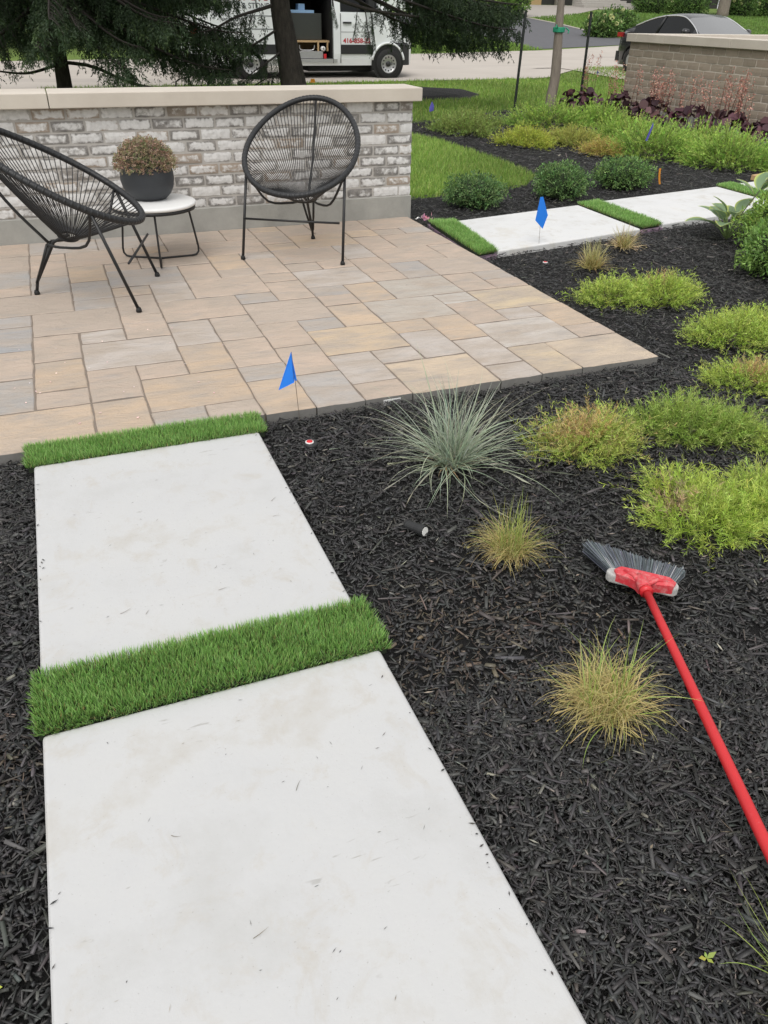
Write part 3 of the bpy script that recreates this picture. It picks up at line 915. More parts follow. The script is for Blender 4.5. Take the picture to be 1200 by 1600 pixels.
PP = np.repeat(P, k_, 0) + rng.normal(size=(n * k_, 3)) * 0.0055
DD = np.repeat(D, k_, 0) + rng.normal(size=(n * k_, 3)) * 0.9; DD /= np.linalg.norm(DD, axis=1)[:, None]
V, F, T = leaf_quads(PP, DD, rng.uniform(0.007, 0.013, n * k_), rng.uniform(0.006, 0.01, n * k_), np.repeat(tcol, k_, 0) * rng.uniform(0.75, 1.2, (n * k_, 1)))
veg('flower_heads', [(V, F, T)], 'leaf', sed, True)
n = 160
u = rng.uniform(0.0, 0.9, n); ph = rng.uniform(0, 2 * np.pi, n)
P = np.stack([0.05 * np.cos(ph), 0.05 * np.sin(ph), np.zeros(n)], 1)
Dn = np.stack([np.cos(ph) * np.sqrt(1 - u * u), np.sin(ph) * np.sqrt(1 - u * u), u + 0.1], 1); Dn /= np.linalg.norm(Dn, axis=1)[:, None]
veg('stems', [leaf_quads(P, Dn, rng.uniform(0.1, 0.17, n), np.full(n, 0.005), vary([(0.08, 0.09, 0.04)], n))], 'leaf', sed, True)
MB().lathe([(0.0, 0.15), (0.07, 0.14), (0.13, 0.1), (0.165, 0.05), (0.16, 0.006)], 20).build('inner_foliage', plain('inner_foliage', (0.06, 0.055, 0.03), 0.9, 0, 0.4, 60, 0.6), sed, True)

# ---------------------------------------------------------------- broom
def broom():
    base = np.array([1.545, 1.545, -0.02])
    br = empty('broom', tuple(base)); tag(br, 'angled broom with dusty red head and long red handle lying on the mulch', 'broom')
    hl = np.array([1.478, 1.645, 0.01]); hr = np.array([1.628, 1.505, 0.01])   # ends of head bar
    ax = (hr - hl); ax /= np.linalg.norm(ax)
    nrm = np.array([-ax[1], ax[0], 0.0])
    if nrm @ np.array([0.3, 1, 0]) < 0: nrm = -nrm       # towards the bristle tips
    up = np.array([0, 0, 1.0])
    L = np.linalg.norm(hr - hl)
    def W(s, t_, z): return tuple(hl + ax * s * L + nrm * t_ + up * z - base)
    # grey bumper band (rounded capsule outline), bristle side
    def capsule(s0, s1, w0, w1, z0, z1, n=10):
        out = []
        for k in range(n + 1):
            a = math.pi / 2 + math.pi * k / n
            out.append((s0 + math.cos(a) * w0 / L, math.sin(a) * w0))
        for k in range(n + 1):
            a = -math.pi / 2 + math.pi * k / n
            out.append((s1 + math.cos(a) * w1 / L, math.sin(a) * w1))
        V = [W(s, t_, z0) for s, t_ in out] + [W(s, t_, z1) for s, t_ in out]; m = len(out)
        F = [tuple(range(m))[::-1], tuple(range(m, 2 * m))] + [(i, (i + 1) % m, m + (i + 1) % m, m + i) for i in range(m)]
        return V, F
    mb = MB(); mb.add(*capsule(0.07, 0.97, 0.023, 0.023, 0.0, 0.034)); band = mb.build('bumper_band', 'dusty_grey', br)
    bev = band.modifiers.new('bevel', 'BEVEL'); bev.width = 0.006; bev.segments = 2
    # red moulded head: a low wedge that swells towards the socket
    outl = [(0.13, 0.018), (0.5, 0.0205), (0.95, 0.019), (1.03, 0.003), (1.0, -0.022), (0.80, -0.03), (0.64, -0.036), (0.60, -0.062), (0.50, -0.062), (0.44, -0.044), (0.30, -0.030), (0.12, -0.0235), (0.07, 0.0)]
    m = len(outl); cx = np.mean([o[0] for o in outl]); 
    V = [W(s, t_, 0.012) for s, t_ in outl] + [W(s, t_, 0.043) for s, t_ in outl] + [W(cx + (s - cx) * 0.9, t_ * 0.8, 0.05) for s, t_ in outl]
    F = [tuple(range(m))[::-1], tuple(range(2 * m, 3 * m))]
    for q in range(2):
        F += [(q * m + i, q * m + (i + 1) % m, (q + 1) * m + (i + 1) % m, (q + 1) * m + i) for i in range(m)]
    mb = MB(); mb.add(V, F)
    head = mb.build('head', 'dusty_red', br)
    # ribs running into the socket
    sock = np.array(W(0.555, -0.058, 0.045)); 
    MB().tube([W(0.22, -0.004, 0.047), W(0.38, -0.022, 0.052), tuple(sock)], [0.006, 0.008, 0.012], 8).build('rib', 'dusty_red', head, True)
    MB().tube([W(0.9, -0.01, 0.047), W(0.74, -0.02, 0.052), tuple(sock)], [0.005, 0.007, 0.011], 8).build('rib', 'dusty_red', head, True)
    hd = np.array([1.2, 0.625, 0.03]) - (sock + base); hd /= np.linalg.norm(hd)
    MB().tube([tuple(sock - hd * 0.055), tuple(sock - hd * 0.03), tuple(sock), tuple(sock + hd * 0.03)], [0.010, 0.019, 0.021, 0.0195], 14).build('socket', 'dusty_red', head, True)
    MB().tube([tuple(sock + hd * 0.018), tuple(sock + hd * 0.034)], 0.0215, 14).build('collar', 'red_plastic', head, True)
    hp = [sock + hd * s for s in (0.03, 0.2, 0.5, 0.8, 1.2, 1.45)]
    MB().tube(hp, [0.0125, 0.013, 0.0138, 0.0146, 0.015, 0.015], 16).build('handle', 'red_handle', br, True)
    # bristles, fanned
    n = 7000
    s = rng.uniform(0.0, 1.0, n); z = rng.uniform(0.006, 0.032, n)
    P = hl[None] + ax[None] * (s * L)[:, None] + up[None] * z[:, None] - base[None] + nrm[None] * 0.012
    ang = (s - 0.62); ang = np.where(ang < 0, ang * 1.05, ang * 0.75) + rng.normal(0, 0.035, n)
    D = nrm[None] * np.cos(ang)[:, None] + ax[None] * np.sin(ang)[:, None] + up[None] * (rng.normal(-0.04, 0.05, n) - 0.03)[:, None]
    D /= np.linalg.norm(D, axis=1)[:, None]
    ln = 0.108 + 0.065 * np.clip(0.55 - s, 0, 1) ** 0.9 * 1.5 - 0.02 * np.clip(s - 0.7, 0, 1) + rng.normal(0, 0.004, n)
    tc = vary([(0.09, 0.104, 0.12), (0.14, 0.158, 0.18), (0.05, 0.06, 0.07)], n, 0.2)
    pale = rng.random(n) < 0.02; tc[pale] = (0.4, 0.4, 0.4)
    # strips that keep their width to the tip
    S = np.cross(D, rng.normal(size=(n, 3)) * 0.3 + up[None]); S /= np.linalg.norm(S, axis=1)[:, None]
    wd = 0.0011
    V = np.stack([P - S * wd, P + S * wd, P + D * ln[:, None] + S * wd, P + D * ln[:, None] - S * wd], 1).reshape(-1, 3)
    o = veg('bristles', [(V, np.arange(4 * n).reshape(n, 4), np.repeat(tc, 4, 0))], 'chip', br, True)
    return br
broom()

# ---------------------------------------------------------------- marker flags, sprinkler heads, lamps
def flag(loc, lean, h, tri, mat, label, group, r=0.0013):
    o = empty('marker_flag', loc); tag(o, label, 'flag', group)
    top = np.array([lean[0], lean[1], h])
    MB().tube([(0, 0, -0.06), tuple(top * 0.5), tuple(top)], r, 6).build('wire', 'wire', o)
    # thin folded sheet hanging at the top of the wire: tri = list of (along wire from top, sideways dx, dy)
    pts = []
    for (s, dx, dy, dz) in tri:
        p = top * (1 - s / h) + np.array([dx, dy, dz]); pts.append(p)
    m = len(pts); nrm = np.cross(pts[1] - pts[0], pts[2] - pts[0]); nrm /= np.linalg.norm(nrm)
    V = [tuple(p + nrm * 0.0012) for p in pts] + [tuple(p - nrm * 0.0012) for p in pts]
    F = [tuple(range(m)), tuple(range(m, 2 * m))[::-1]] + [(i, m + i, m + (i + 1) % m, (i + 1) % m) for i in range(m)]
    MB().add(V, F).build('flag_sheet', mat, o)
    return o
# hanging wedge of blue sheet, its free corner to the left
fl = flag((0.872, 3.235, -0.045), (-0.02, 0.03, ), 0.335, [(0.0, 0, 0, 0), (0.12, 0, 0, 0), (0.14, -0.012, -0.02, 0.004), (0.15, -0.085, -0.02, -0.012)], 'blue_flag', 'bright blue folded marker flag at the front edge of the patio', 'blue utility marker flags')
fold = MB().add([(-0.019, 0.03, 0.335), (-0.012, 0.012, 0.2), (-0.004, 0.014, 0.2), (-0.021, 0.034, 0.332)], [(0, 1, 2, 3)]).build('flag_fold', 'blue_flag', fl)
flag((3.61, 5.64, -0.04), (-0.02, 0.02), 0.40, [(0.0, -0.012, 0, 0), (0.0, 0.014, 0, 0), (0.14, 0.06, -0.01, 0), (0.24, 0.012, -0.02, 0), (0.17, -0.06, -0.02, 0)], 'blue_flag', 'bright blue marker flag standing in front of the white side path slab', 'blue utility marker flags')
flag((6.6, 14.4, -0.05), (0.0, 0.02), 0.26, [(0.0, 0.005, 0, 0), (0.07, 0.045, 0, 0), (0.15, 0.04, 0, 0), (0.17, -0.05, -0.01, 0), (0.1, -0.045, 0, 0)], 'violet_flag', 'small violet marker flag on the lawn beyond the end of the seat wall', 'violet marker flags')
flag((7.3, 9.15, -0.04), (0.06, 0.02), 0.46, [(0.0, 0.0, 0, 0), (0.04, 0.02, 0, 0), (0.22, -0.02, 0, 0), (0.21, -0.05, 0, 0)], 'violet_flag', 'narrow violet marker flag sticking out of the spreading juniper', 'violet marker flags')
flag((14.35, 20.6, -0.02), (0.02, 0.0), 0.3, [(0.0, -0.01, 0, 0), (0.06, 0.05, 0, 0), (0.16, 0.03, 0, 0), (0.16, -0.05, 0, 0)], 'violet_flag', 'tiny violet marker flag by the road edge behind the flower stems', 'violet marker flags')
flag((6.15, 20.3, -0.03), (0.0, 0.0), 0.2, [(0.0, -0.04, 0, 0), (0.0, 0.05, 0, 0), (0.08, 0.07, 0, 0), (0.08, -0.06, 0, 0)], 'orange_tag', 'small orange marker flag peeking over the wall cap below the van', 'orange marker flags')
# curved orange plant tag by the third clipped shrub
ot = MB(); 
for i in range(6):
    s = i / 5; cx_ = 0.05 * s * s; ot.V += [(cx_ - 0.02, 0.0, 0.17 - 0.17 * s), (cx_ + 0.02, 0.004, 0.17 - 0.17 * s)]
    if i: ot.F.append((2 * i - 2, 2 * i - 1, 2 * i + 1, 2 * i))
o = ot.build('plant_tag', 'orange_tag', None); o.location = (6.33, 7.62, -0.02); o.rotation_euler = (0, 0, 0.3)
sol = o.modifiers.new('thickness', 'SOLIDIFY'); sol.thickness = 0.003
tag(o, 'curved orange plant tag stuck beside the rightmost rounded shrub', 'plant tag')

def sprinkler(loc, label):
    o = empty('sprinkler_head', loc); tag(o, label, 'sprinkler', 'pop-up sprinkler heads in the mulch')
    MB().lathe([(0.0, -0.06), (0.03, -0.06), (0.03, -0.004), (0.029, 0.003), (0.024, 0.006), (0.0, 0.006)], 24).build('body', 'dark_plastic', o, True)
    MB().lathe([(0.010, 0.0062), (0.019, 0.0062), (0.0185, 0.0115), (0.010, 0.0115)], 24, (-0.006, 0.002, 0)).build('ring', 'white_plastic', o, True)
    MB().lathe([(0.0, 0.0062), (0.014, 0.0062), (0.0135, 0.0135), (0.006, 0.0145), (0.0, 0.0145)], 20, (-0.006, 0.002, 0)).build('cap', 'red_plastic', o, True)
sprinkler((0.84, 2.955, -0.022), 'red capped round sprinkler head in the mulch near the front blue flag')
sprinkler((3.40, 5.19, -0.026), 'red capped sprinkler head in the mulch beside the far right patio corner')

def spot(loc, rz, tilt, label, r=0.026, L=0.09):
    o = empty('garden_spotlight', loc, rz); tag(o, label, 'garden light', 'black garden spotlights')
    c_, s_ = math.cos(tilt), math.sin(tilt)
    def A(d, h=0): return (d * c_ - h * s_, 0, d * s_ + h * c_)
    MB().tube([A(-L), A(-L * 0.85), A(-L * 0.3), A(0.0), A(0.018)], [r * 0.6, r * 0.85, r * 0.88, r, r], 18, False, True).build('housing', 'dark_plastic', o, False)
    MB().tube([A(0.0182), A(0.0195)], r * 0.78, 18).build('lens', 'clear_lens', o)
    MB().tube([A(-L * 0.5, -r * 0.8), (-L * 0.5 * c_, 0, -0.06)], 0.008, 8).build('stem', 'dark_plastic', o)
spot((1.02, 2.155, -0.014), R(-62), R(6), 'black garden spotlight with round white lens lying in the mulch', 0.022, 0.075)
spot((6.33, 11.25, 0.12), R(70), R(58), 'black upright garden spotlight between the yellow green ground covers', 0.04, 0.17)

# white paper tag on the patio edge and a board beside the far slab
o = box('paper_tag', (-0.045, 0.045, -0.0015, 0.0015, -0.016, 0.016), 'white_plastic'); o.location = (1.345, 3.2505, -0.026); o.rotation_euler = (0.1, 0, 0.02)
tag(o, 'small white paper tag stuck on the front edge of the patio', 'tag')
o = box('wooden_board', (-0.6, 0.6, -0.045, 0.045, -0.03, 0.03), 'wood', None, 0.004); o.location = (8.25, 7.66, 0.0); o.rotation_euler = (0, 0, R(10.5))
tag(o, 'pale wooden board lying along the far right slab', 'board')
# fallen pink blossom and white scrap at the wall end
def blossom(loc, s, n, cols, label, name='fallen_blossom'):
    P = rng.normal(size=(n, 3)) * np.array([s, s, s * 0.35]) * 0.45; P[:, 2] = np.abs(P[:, 2])
    D = rng.normal(size=(n, 3)); D[:, 2] = np.abs(D[:, 2]) * 0.7; D /= np.linalg.norm(D, axis=1)[:, None]
    o = veg(name, [leaf_quads(P, D, rng.uniform(0.4, 0.9, n) * s, rng.uniform(0.25, 0.5, n) * s, vary(cols, n, 0.1))], 'leaf')
    o.location = loc; tag(o, label, 'blossom'); o['kind'] = 'stuff'; return o
blossom((3.115, 6.80, -0.02), 0.055, 26, [(0.6, 0.36, 0.42), (0.7, 0.5, 0.52), (0.45, 0.2, 0.28)], 'fallen pink blossom cluster beside the bottom corner of the seat wall')
blossom((3.01, 6.79, -0.005), 0.03, 8, [(0.8, 0.8, 0.8)], 'scrap of white petals at the foot of the seat wall end', 'white_petal_scrap')

# ================================================================ mulch chips
TURFS = [
 ([(-0.322, 1.602), (0.682, 1.596), (0.682, 1.832), (-0.322, 1.838)], 'wide strip of bright artificial turf between the two big front slabs', 18000, 0.0028, 0.034),
 ([(-0.335, 3.10), (0.685, 3.095), (0.685, 3.285), (-0.335, 3.29)], 'strip of artificial turf between the patio front and the first slab', 14000, 0.0029, 0.032),
 ([(2.975, 5.48), (3.165, 5.53), (3.30, 6.6), (3.06, 6.66)], 'artificial turf strip along the right edge of the patio', 9000, 0.0042, 0.04),
 ([(4.79, 5.84), (5.06, 5.9), (5.09, 6.96), (4.80, 6.9)], 'artificial turf strip between the two white slabs of the side path', 8000, 0.0046, 0.04),
 ([(6.855, 6.23), (7.115, 6.28), (7.14, 7.35), (6.87, 7.29)], 'short artificial turf strip behind the hosta at the far right', 7000, 0.005, 0.04)]

def chips():
    def sample(n, x0, x1, y0, y1): return rng.uniform(x0, x1, n), rng.uniform(y0, y1, n)
    sets = []
    for (n, box_, k) in ((24000, (0.55, 1.7, -0.1, 1.4), 1.0), (62000, (0.55, 3.1, -0.2, 3.3), 1.0), (27000, (-1.0, -0.28, 0.2, 3.35), 1.0), (36000, (2.85, 6.2, 2.2, 6.3), 1.15), (5500, (2.9, 9.5, 6.2, 8.7), 1.5), (9500, (5.3, 10.2, 8.5, 15.1), 2.0), (3500, (4.0, 9.8, 6.6, 9), 1.6), (1500, (3.0, 5.2, 6.6, 7.95), 1.3)):
        x, y = sample(n, *box_); sets.append((x, y, np.full(n, k)))
    x = np.concatenate([s[0] for s in sets]); y = np.concatenate([s[1] for s in sets]); k = np.concatenate([s[2] for s in sets])
    ok = poly_contains(BED, x, y)
    ok &= ~((x > -1.3) & (x < 2.965) & (y > 3.252) & (y < 6.9))
    ok &= ~((x > -0.303) & (x < 0.648) & (y < 3.26))
    for pts, *_ in TURFS:
        c = np.mean(pts, 0); ok &= ~poly_contains([(c[0] + (a - c[0]) * 1.0, c[1] + (b_ - c[1]) * 1.0) for a, b_ in pts], x, y)
    for q in ([(3.17, 5.53), (4.76, 5.81), (4.79, 6.87), (3.3, 6.6)], [(5.06, 5.91), (6.84, 6.22), (6.86, 7.26), (5.09, 6.96)], [(7.12, 6.29), (8.81, 6.59), (8.86, 7.63), (7.15, 7.33)]):
        ok &= ~poly_contains(q, x, y)
    x, y, k = x[ok], y[ok], k[ok]; n = len(x)
    L = np.clip(rng.lognormal(math.log(0.022), 0.62, n), 0.005, 0.085) * k
    W = np.clip(rng.lognormal(math.log(0.0055), 0.52, n), 0.0016, 0.016) * np.where(k > 1.2, k * 0.9, 1.0)
    H = np.clip(W * rng.uniform(0.3, 0.7, n), 0.0015, 0.006)
    P = np.array([(-.5, -.32, 0), (.5, -.25, 0), (.5, .3, 0), (-.5, .36, 0), (-.46, -.28, 1), (.44, -.2, .9), (.47, .22, .85), (-.45, .3, 1)])
    V = P[None] * np.stack([L, W, H], 1)[:, None, :]
    V[:, [0, 1, 4, 5], 1] += (rng.normal(0, 0.12, n) * W)[:, None]; V[:, 4:, 2] *= rng.uniform(0.7, 1.2, (n, 4))
    V += rng.normal(0, 0.06, V.shape) * np.stack([L, W, H], 1)[:, None, :] * np.array([0.5, 1, 1])
    ya = rng.uniform(0, 2 * np.pi, n); pi_ = rng.normal(0, 0.2, n); ro = rng.normal(0, 0.45, n)
    cy, sy, cp, sp, cr, sr = np.cos(ya), np.sin(ya), np.cos(pi_), np.sin(pi_), np.cos(ro), np.sin(ro)
    X, Y, Z = V[..., 0].copy(), V[..., 1].copy(), V[..., 2].copy()
    Y, Z = Y * cr[:, None] - Z * sr[:, None], Y * sr[:, None] + Z * cr[:, None]
    X, Z = X * cp[:, None] + Z * sp[:, None], -X * sp[:, None] + Z * cp[:, None]
    X, Y = X * cy[:, None] - Y * sy[:, None], X * sy[:, None] + Y * cy[:, None]
    lvl = rng.uniform(0, 1, n)
    relief = 0.007 * np.sin(x * 5.1 + 1) * np.sin(y * 4.3) + 0.004 * np.sin(x * 13 + y * 9)
    zz = -0.048 + 0.022 * lvl + relief
    V = np.stack([X + x[:, None], Y + y[:, None], Z + zz[:, None]], 2).reshape(-1, 3)
    f = np.array([(4, 5, 6, 7), (0, 1, 5, 4), (1, 2, 6, 5), (2, 3, 7, 6), (3, 0, 4, 7)])
    F = (f[None] + 8 * np.arange(n)[:, None, None]).reshape(-1, 4)
    T = vary([(0.011, 0.011, 0.011), (0.02, 0.0195, 0.0195), (0.036, 0.035, 0.034), (0.065, 0.062, 0.058), (0.13, 0.118, 0.1)], n, 0.25, [0.27, 0.38, 0.26, 0.078, 0.012])
    # thin worn patch of mulch beside the turf strip
    worn = np.exp(-(((x - 0.95) / 0.35) ** 2 + ((y - 1.62) / 0.22) ** 2))
    worn += 0.8 * np.exp(-(((x + 0.4) / 0.12) ** 2 + ((y - 1.55) / 0.15) ** 2)); br = rng.random(n) < worn * 0.42; T[br] = vary([(0.085, 0.064, 0.045), (0.05, 0.04, 0.031)], int(br.sum()), 0.25)
    T = np.repeat(T, 8, 0)
    o = link('mulch_chips', fast_mesh('mulch_chips', V, F, T), None, 'chip')
    o['kind'] = 'stuff'; tag(o, 'black shredded bark mulch chips covering the garden beds', 'mulch')
chips()
# loose bits: pale wood slivers, little stones and petals in and on the mulch, petals and twigs on the patio and slabs
def bits():
    parts = []
    n = 170
    x = rng.uniform(0.7, 3.0, n); y = rng.uniform(0.2, 3.2, n)
    ok = ~((x < 0.66)); x, y = x[ok], y[ok]; n = len(x)
    a = rng.uniform(0, 2 * np.pi, n)
    parts.append(leaf_quads(np.stack([x, y, np.full(n, -0.018)], 1), np.stack([np.cos(a), np.sin(a), rng.uniform(0, .2, n)], 1), rng.uniform(0.01, 0.05, n), rng.uniform(0.002, 0.007, n), vary([(0.2, 0.17, 0.13), (0.3, 0.27, 0.22), (0.13, 0.1, 0.07)], n, 0.2), np.tile((0.1, 0.1, 1.0), (n, 1))))
    n = 36
    x = rng.uniform(0.7, 5.2, n); y = rng.uniform(0.3, 6, n); ok = ~((x < 3.0) & (y > 3.2)); x, y = x[ok], y[ok]; n = len(x)
    a = rng.uniform(0, 2 * np.pi, n)
    parts.append(leaf_quads(np.stack([x, y, np.full(n, -0.016)], 1), np.stack([np.cos(a), np.sin(a), rng.uniform(.1, .5, n)], 1), rng.uniform(0.006, 0.012, n), rng.uniform(0.003, 0.006, n), vary([(0.5, 0.48, 0.45), (0.38, 0.35, 0.3)], n, 0.1)))
    o = veg('bark_slivers', parts, 'chip', None, True); tag(o, 'pale wood slivers and crumbs scattered on the black mulch', 'debris')
    parts = []
    n = 26
    x = rng.uniform(-0.4, 0.7, n); y = rng.uniform(3.4, 4.6, n); a = rng.uniform(0, 2 * np.pi, n)
    parts.append(leaf_quads(np.stack([x, y, np.full(n, 0.0035)], 1), np.stack([np.cos(a), np.sin(a), np.zeros(n)], 1), rng.uniform(0.01, 0.02, n), rng.uniform(0.006, 0.012, n), vary([(0.62, 0.45, 0.46), (0.7, 0.62, 0.6)], n, 0.1), np.tile((0.2, 0.1, 1.0), (n, 1))))
    o = veg('fallen_petals', parts, 'leaf', None, True); tag(o, 'tiny pink petals scattered on the left front pavers', 'petals')
    parts = []
    n = 95
    x = rng.uniform(-0.285, 0.63, n); y = rng.uniform(0.4, 3.05, n); ok = ~((y > 1.55) & (y < 1.9)); x, y = x[ok], y[ok]; n = len(x)
    a = rng.normal(0.3, 0.8, n)
    parts.append(leaf_quads(np.stack([x, y, np.full(n, 0.0025)], 1), np.stack([np.cos(a), np.sin(a), np.zeros(n)], 1), rng.uniform(0.002, 0.018, n), rng.uniform(0.0009, 0.0022, n), vary([(0.1, 0.09, 0.08), (0.2, 0.17, 0.13), (0.04, 0.04, 0.04)], n, 0.2), np.tile((0.1, 0.1, 1.0), (n, 1))))
    n = 70                                   # crumbs of mulch along the slab edges
    e = rng.random(n) < 0.5; x = np.where(e, -0.296 + np.abs(rng.normal(0, 0.012, n)), 0.640 - np.abs(rng.normal(0, 0.014, n))); y = rng.uniform(0.3, 3.08, n); ok = ~((y > 1.58) & (y < 1.86)); x, y = x[ok], y[ok]; n = len(x)
    a = rng.uniform(0, 6.28, n)
    parts.append(leaf_quads(np.stack([x, y, np.full(n, 0.003)], 1), np.stack([np.cos(a), np.sin(a), rng.uniform(0, 0.2, n)], 1), rng.uniform(0.004, 0.02, n), rng.uniform(0.002, 0.006, n), vary([(0.02, 0.02, 0.02), (0.05, 0.045, 0.04)], n, 0.2), np.tile((0.1, 0.1, 1.0), (n, 1))))
    n = 9                                     # short curved twigs and fibres
    B = np.stack([rng.uniform(-0.2, 0.55, n), rng.choice([0.9, 1.2, 2.0, 2.2, 2.5, 2.8], n) + rng.normal(0, 0.08, n), np.full(n, 0.002)], 1); a = rng.normal(0.2, 0.7, n)
    parts.append(blades(B, a, np.full(n, 1.5), np.full(n, 0.07), rng.uniform(0.02, 0.045, n), np.full(n, 0.0016), 6, vary([(0.16, 0.13, 0.1)], n), vary([(0.16, 0.13, 0.1)], n), None, rng.normal(0, 1.2, n)))
    o = veg('slab_crumbs', parts, 'chip', None, True); tag(o, 'dark crumbs and short fibres lying on the front concrete slabs', 'debris')
bits()
def seedling(loc, s, label):
    n = 4; a = rng.uniform(0, 6.28) + np.array([0.0, 1.9, 3.3, 4.6])
    D = np.stack([np.cos(a), np.sin(a), np.full(n, 0.45)], 1); D /= np.linalg.norm(D, axis=1)[:, None]
    o = veg('weed_seedling', [leaf_quads(np.tile((0, 0, 0.012), (n, 1)), D, s * np.array([1.0, 0.8, 1.1, 0.55]), s * np.array([0.5, 0.45, 0.5, 0.3]), vary([(0.2, 0.28, 0.07), (0.3, 0.34, 0.06)], n, 0.1), np.tile((0, 0, 1.0), (n, 1)))], 'leaf')
    o.location = loc; tag(o, label, 'weed')
seedling((0.94, 0.53, -0.02), 0.022, 'tiny yellow green weed seedling in the bottom right mulch')
seedling((-0.405, 0.98, -0.02), 0.035, 'small green weed sprig at the left edge beside the big slab')

# ================================================================ artificial turf strips
for pts, label, n, w, h in TURFS:
    c = np.mean(pts, 0)
    o = empty('turf_strip', (c[0], c[1], 0)); tag(o, label, 'turf strip', 'artificial turf strips between slabs')
    q = [(a - c[0], b_ - c[1]) for a, b_ in pts]
    prism('backing', [(a * 0.97, b_ * 0.9) for a, b_ in q], -0.03, -0.004, 'backing', o, 0)
    if c[0] > 1: prism('base_strip', [(a * 1.0, b_ * 1.0) for a, b_ in q], -0.09, -0.031, 'lavender', o, 0)
    u, v = rng.random(n), rng.random(n)
    Q = np.array(q)
    B = (Q[0][None] * ((1 - u) * (1 - v))[:, None] + Q[1][None] * (u * (1 - v))[:, None] + Q[2][None] * (u * v)[:, None] + Q[3][None] * ((1 - u) * v)[:, None])
    B = np.concatenate([B * 0.985, np.full((n, 1), -0.005)], 1)
    ex = np.maximum(np.abs(u - 0.5), 0) * 2; ey = np.abs(v - 0.5) * 2
    out = (np.clip(ex - 0.93, 0, 1) * 6 * np.sign(u - 0.5))[:, None] * (Q[1] - Q[0])[None] / np.linalg.norm(Q[1] - Q[0]) + (np.clip(ey - 0.74, 0, 1) * 3.2 * np.sign(v - 0.5))[:, None] * (Q[3] - Q[0])[None] / np.linalg.norm(Q[3] - Q[0])
    dirv = rng.normal(size=(n, 2)) * 0.3 + out + 0.12 * np.stack([np.sin(B[:, 0] * 21 + 3 * np.sin(B[:, 1] * 30)), np.cos(B[:, 0] * 17 + B[:, 1] * 26)], 1)
    lean = np.clip(np.linalg.norm(dirv, axis=1), 0, 1.15); az = np.arctan2(dirv[:, 1], dirv[:, 0])
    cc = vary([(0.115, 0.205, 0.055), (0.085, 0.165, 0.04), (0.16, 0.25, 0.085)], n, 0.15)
    th = rng.random(n) < 0.13; cc[th] = vary([(0.24, 0.2, 0.09)], int(th.sum()), 0.15)
    ln = h * rng.uniform(0.75, 1.15, n); ln[th] *= 0.6
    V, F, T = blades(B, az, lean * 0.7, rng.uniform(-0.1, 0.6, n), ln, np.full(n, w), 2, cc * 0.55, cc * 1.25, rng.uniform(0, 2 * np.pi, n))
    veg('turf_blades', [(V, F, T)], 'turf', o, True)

# ================================================================ living lawn
def lawn(name, poly, n, h, w, label, cols, off=0.0):
    P = np.array(poly); x = rng.uniform(P[:, 0].min(), P[:, 0].max(), n); y = rng.uniform(P[:, 1].min(), P[:, 1].max(), n)
    ok = poly_contains(poly, x, y); x, y = x[ok], y[ok]
    ok = ~poly_contains(ISL, x, y) & ~poly_contains(BED, x, y); x, y = x[ok], y[ok]; n = len(x)
    B = np.stack([x, y, terrain(x, y) + off], 1)
    cc = vary(cols, n, 0.14) * (0.85 + 0.3 * (0.5 + 0.5 * np.sin(x * 1.7 + 2 * np.sin(y * 0.9))))[:, None]
    V, F, T = blades(B, rng.uniform(0, 6.28, n), rng.uniform(0, 0.55, n), rng.uniform(0, 0.9, n), h * rng.uniform(0.6, 1.2, n), np.full(n, w), 2, cc * 0.8, cc * 1.1, rng.uniform(0, 6.28, n))
    o = veg(name, [(V, F, T)], 'leaf', None, True); tag(o, label, 'grass')
GC = [(0.15, 0.25, 0.045), (0.2, 0.3, 0.06), (0.12, 0.21, 0.04), (0.26, 0.32, 0.1)]
lawn('lawn_grass', [(2.9, 7.85), (5.6, 7.85), (5.6, 12.6), (2.9, 12.6)], 52000, 0.075, 0.006, 'bright lawn wedge right behind the end of the seat wall', GC)
lawn('lawn_grass', [(3.4, 12.4), (6.5, 13.6), (10.2, 15.0), (13.3, 13.9), (17, 21.85), (0, 20.75)], 90000, 0.085, 0.013, 'mown lawn between the far planting bed and the pale road', GC)
lawn('lawn_grass', [(8, 29.7), (20, 32.7), (20.2, 42), (8, 44)], 26000, 0.13, 0.035, 'lawn across the road, left of the dark driveway', [(0.15, 0.24, 0.045), (0.12, 0.2, 0.04)])
lawn('lawn_grass', [(27.9, 36.5), (36, 38.5), (60, 48), (60, 60), (44, 62), (31.3, 53)], 42000, 0.14, 0.05, 'lawn across the road, right of the dark driveway', [(0.12, 0.2, 0.045), (0.1, 0.17, 0.04)])

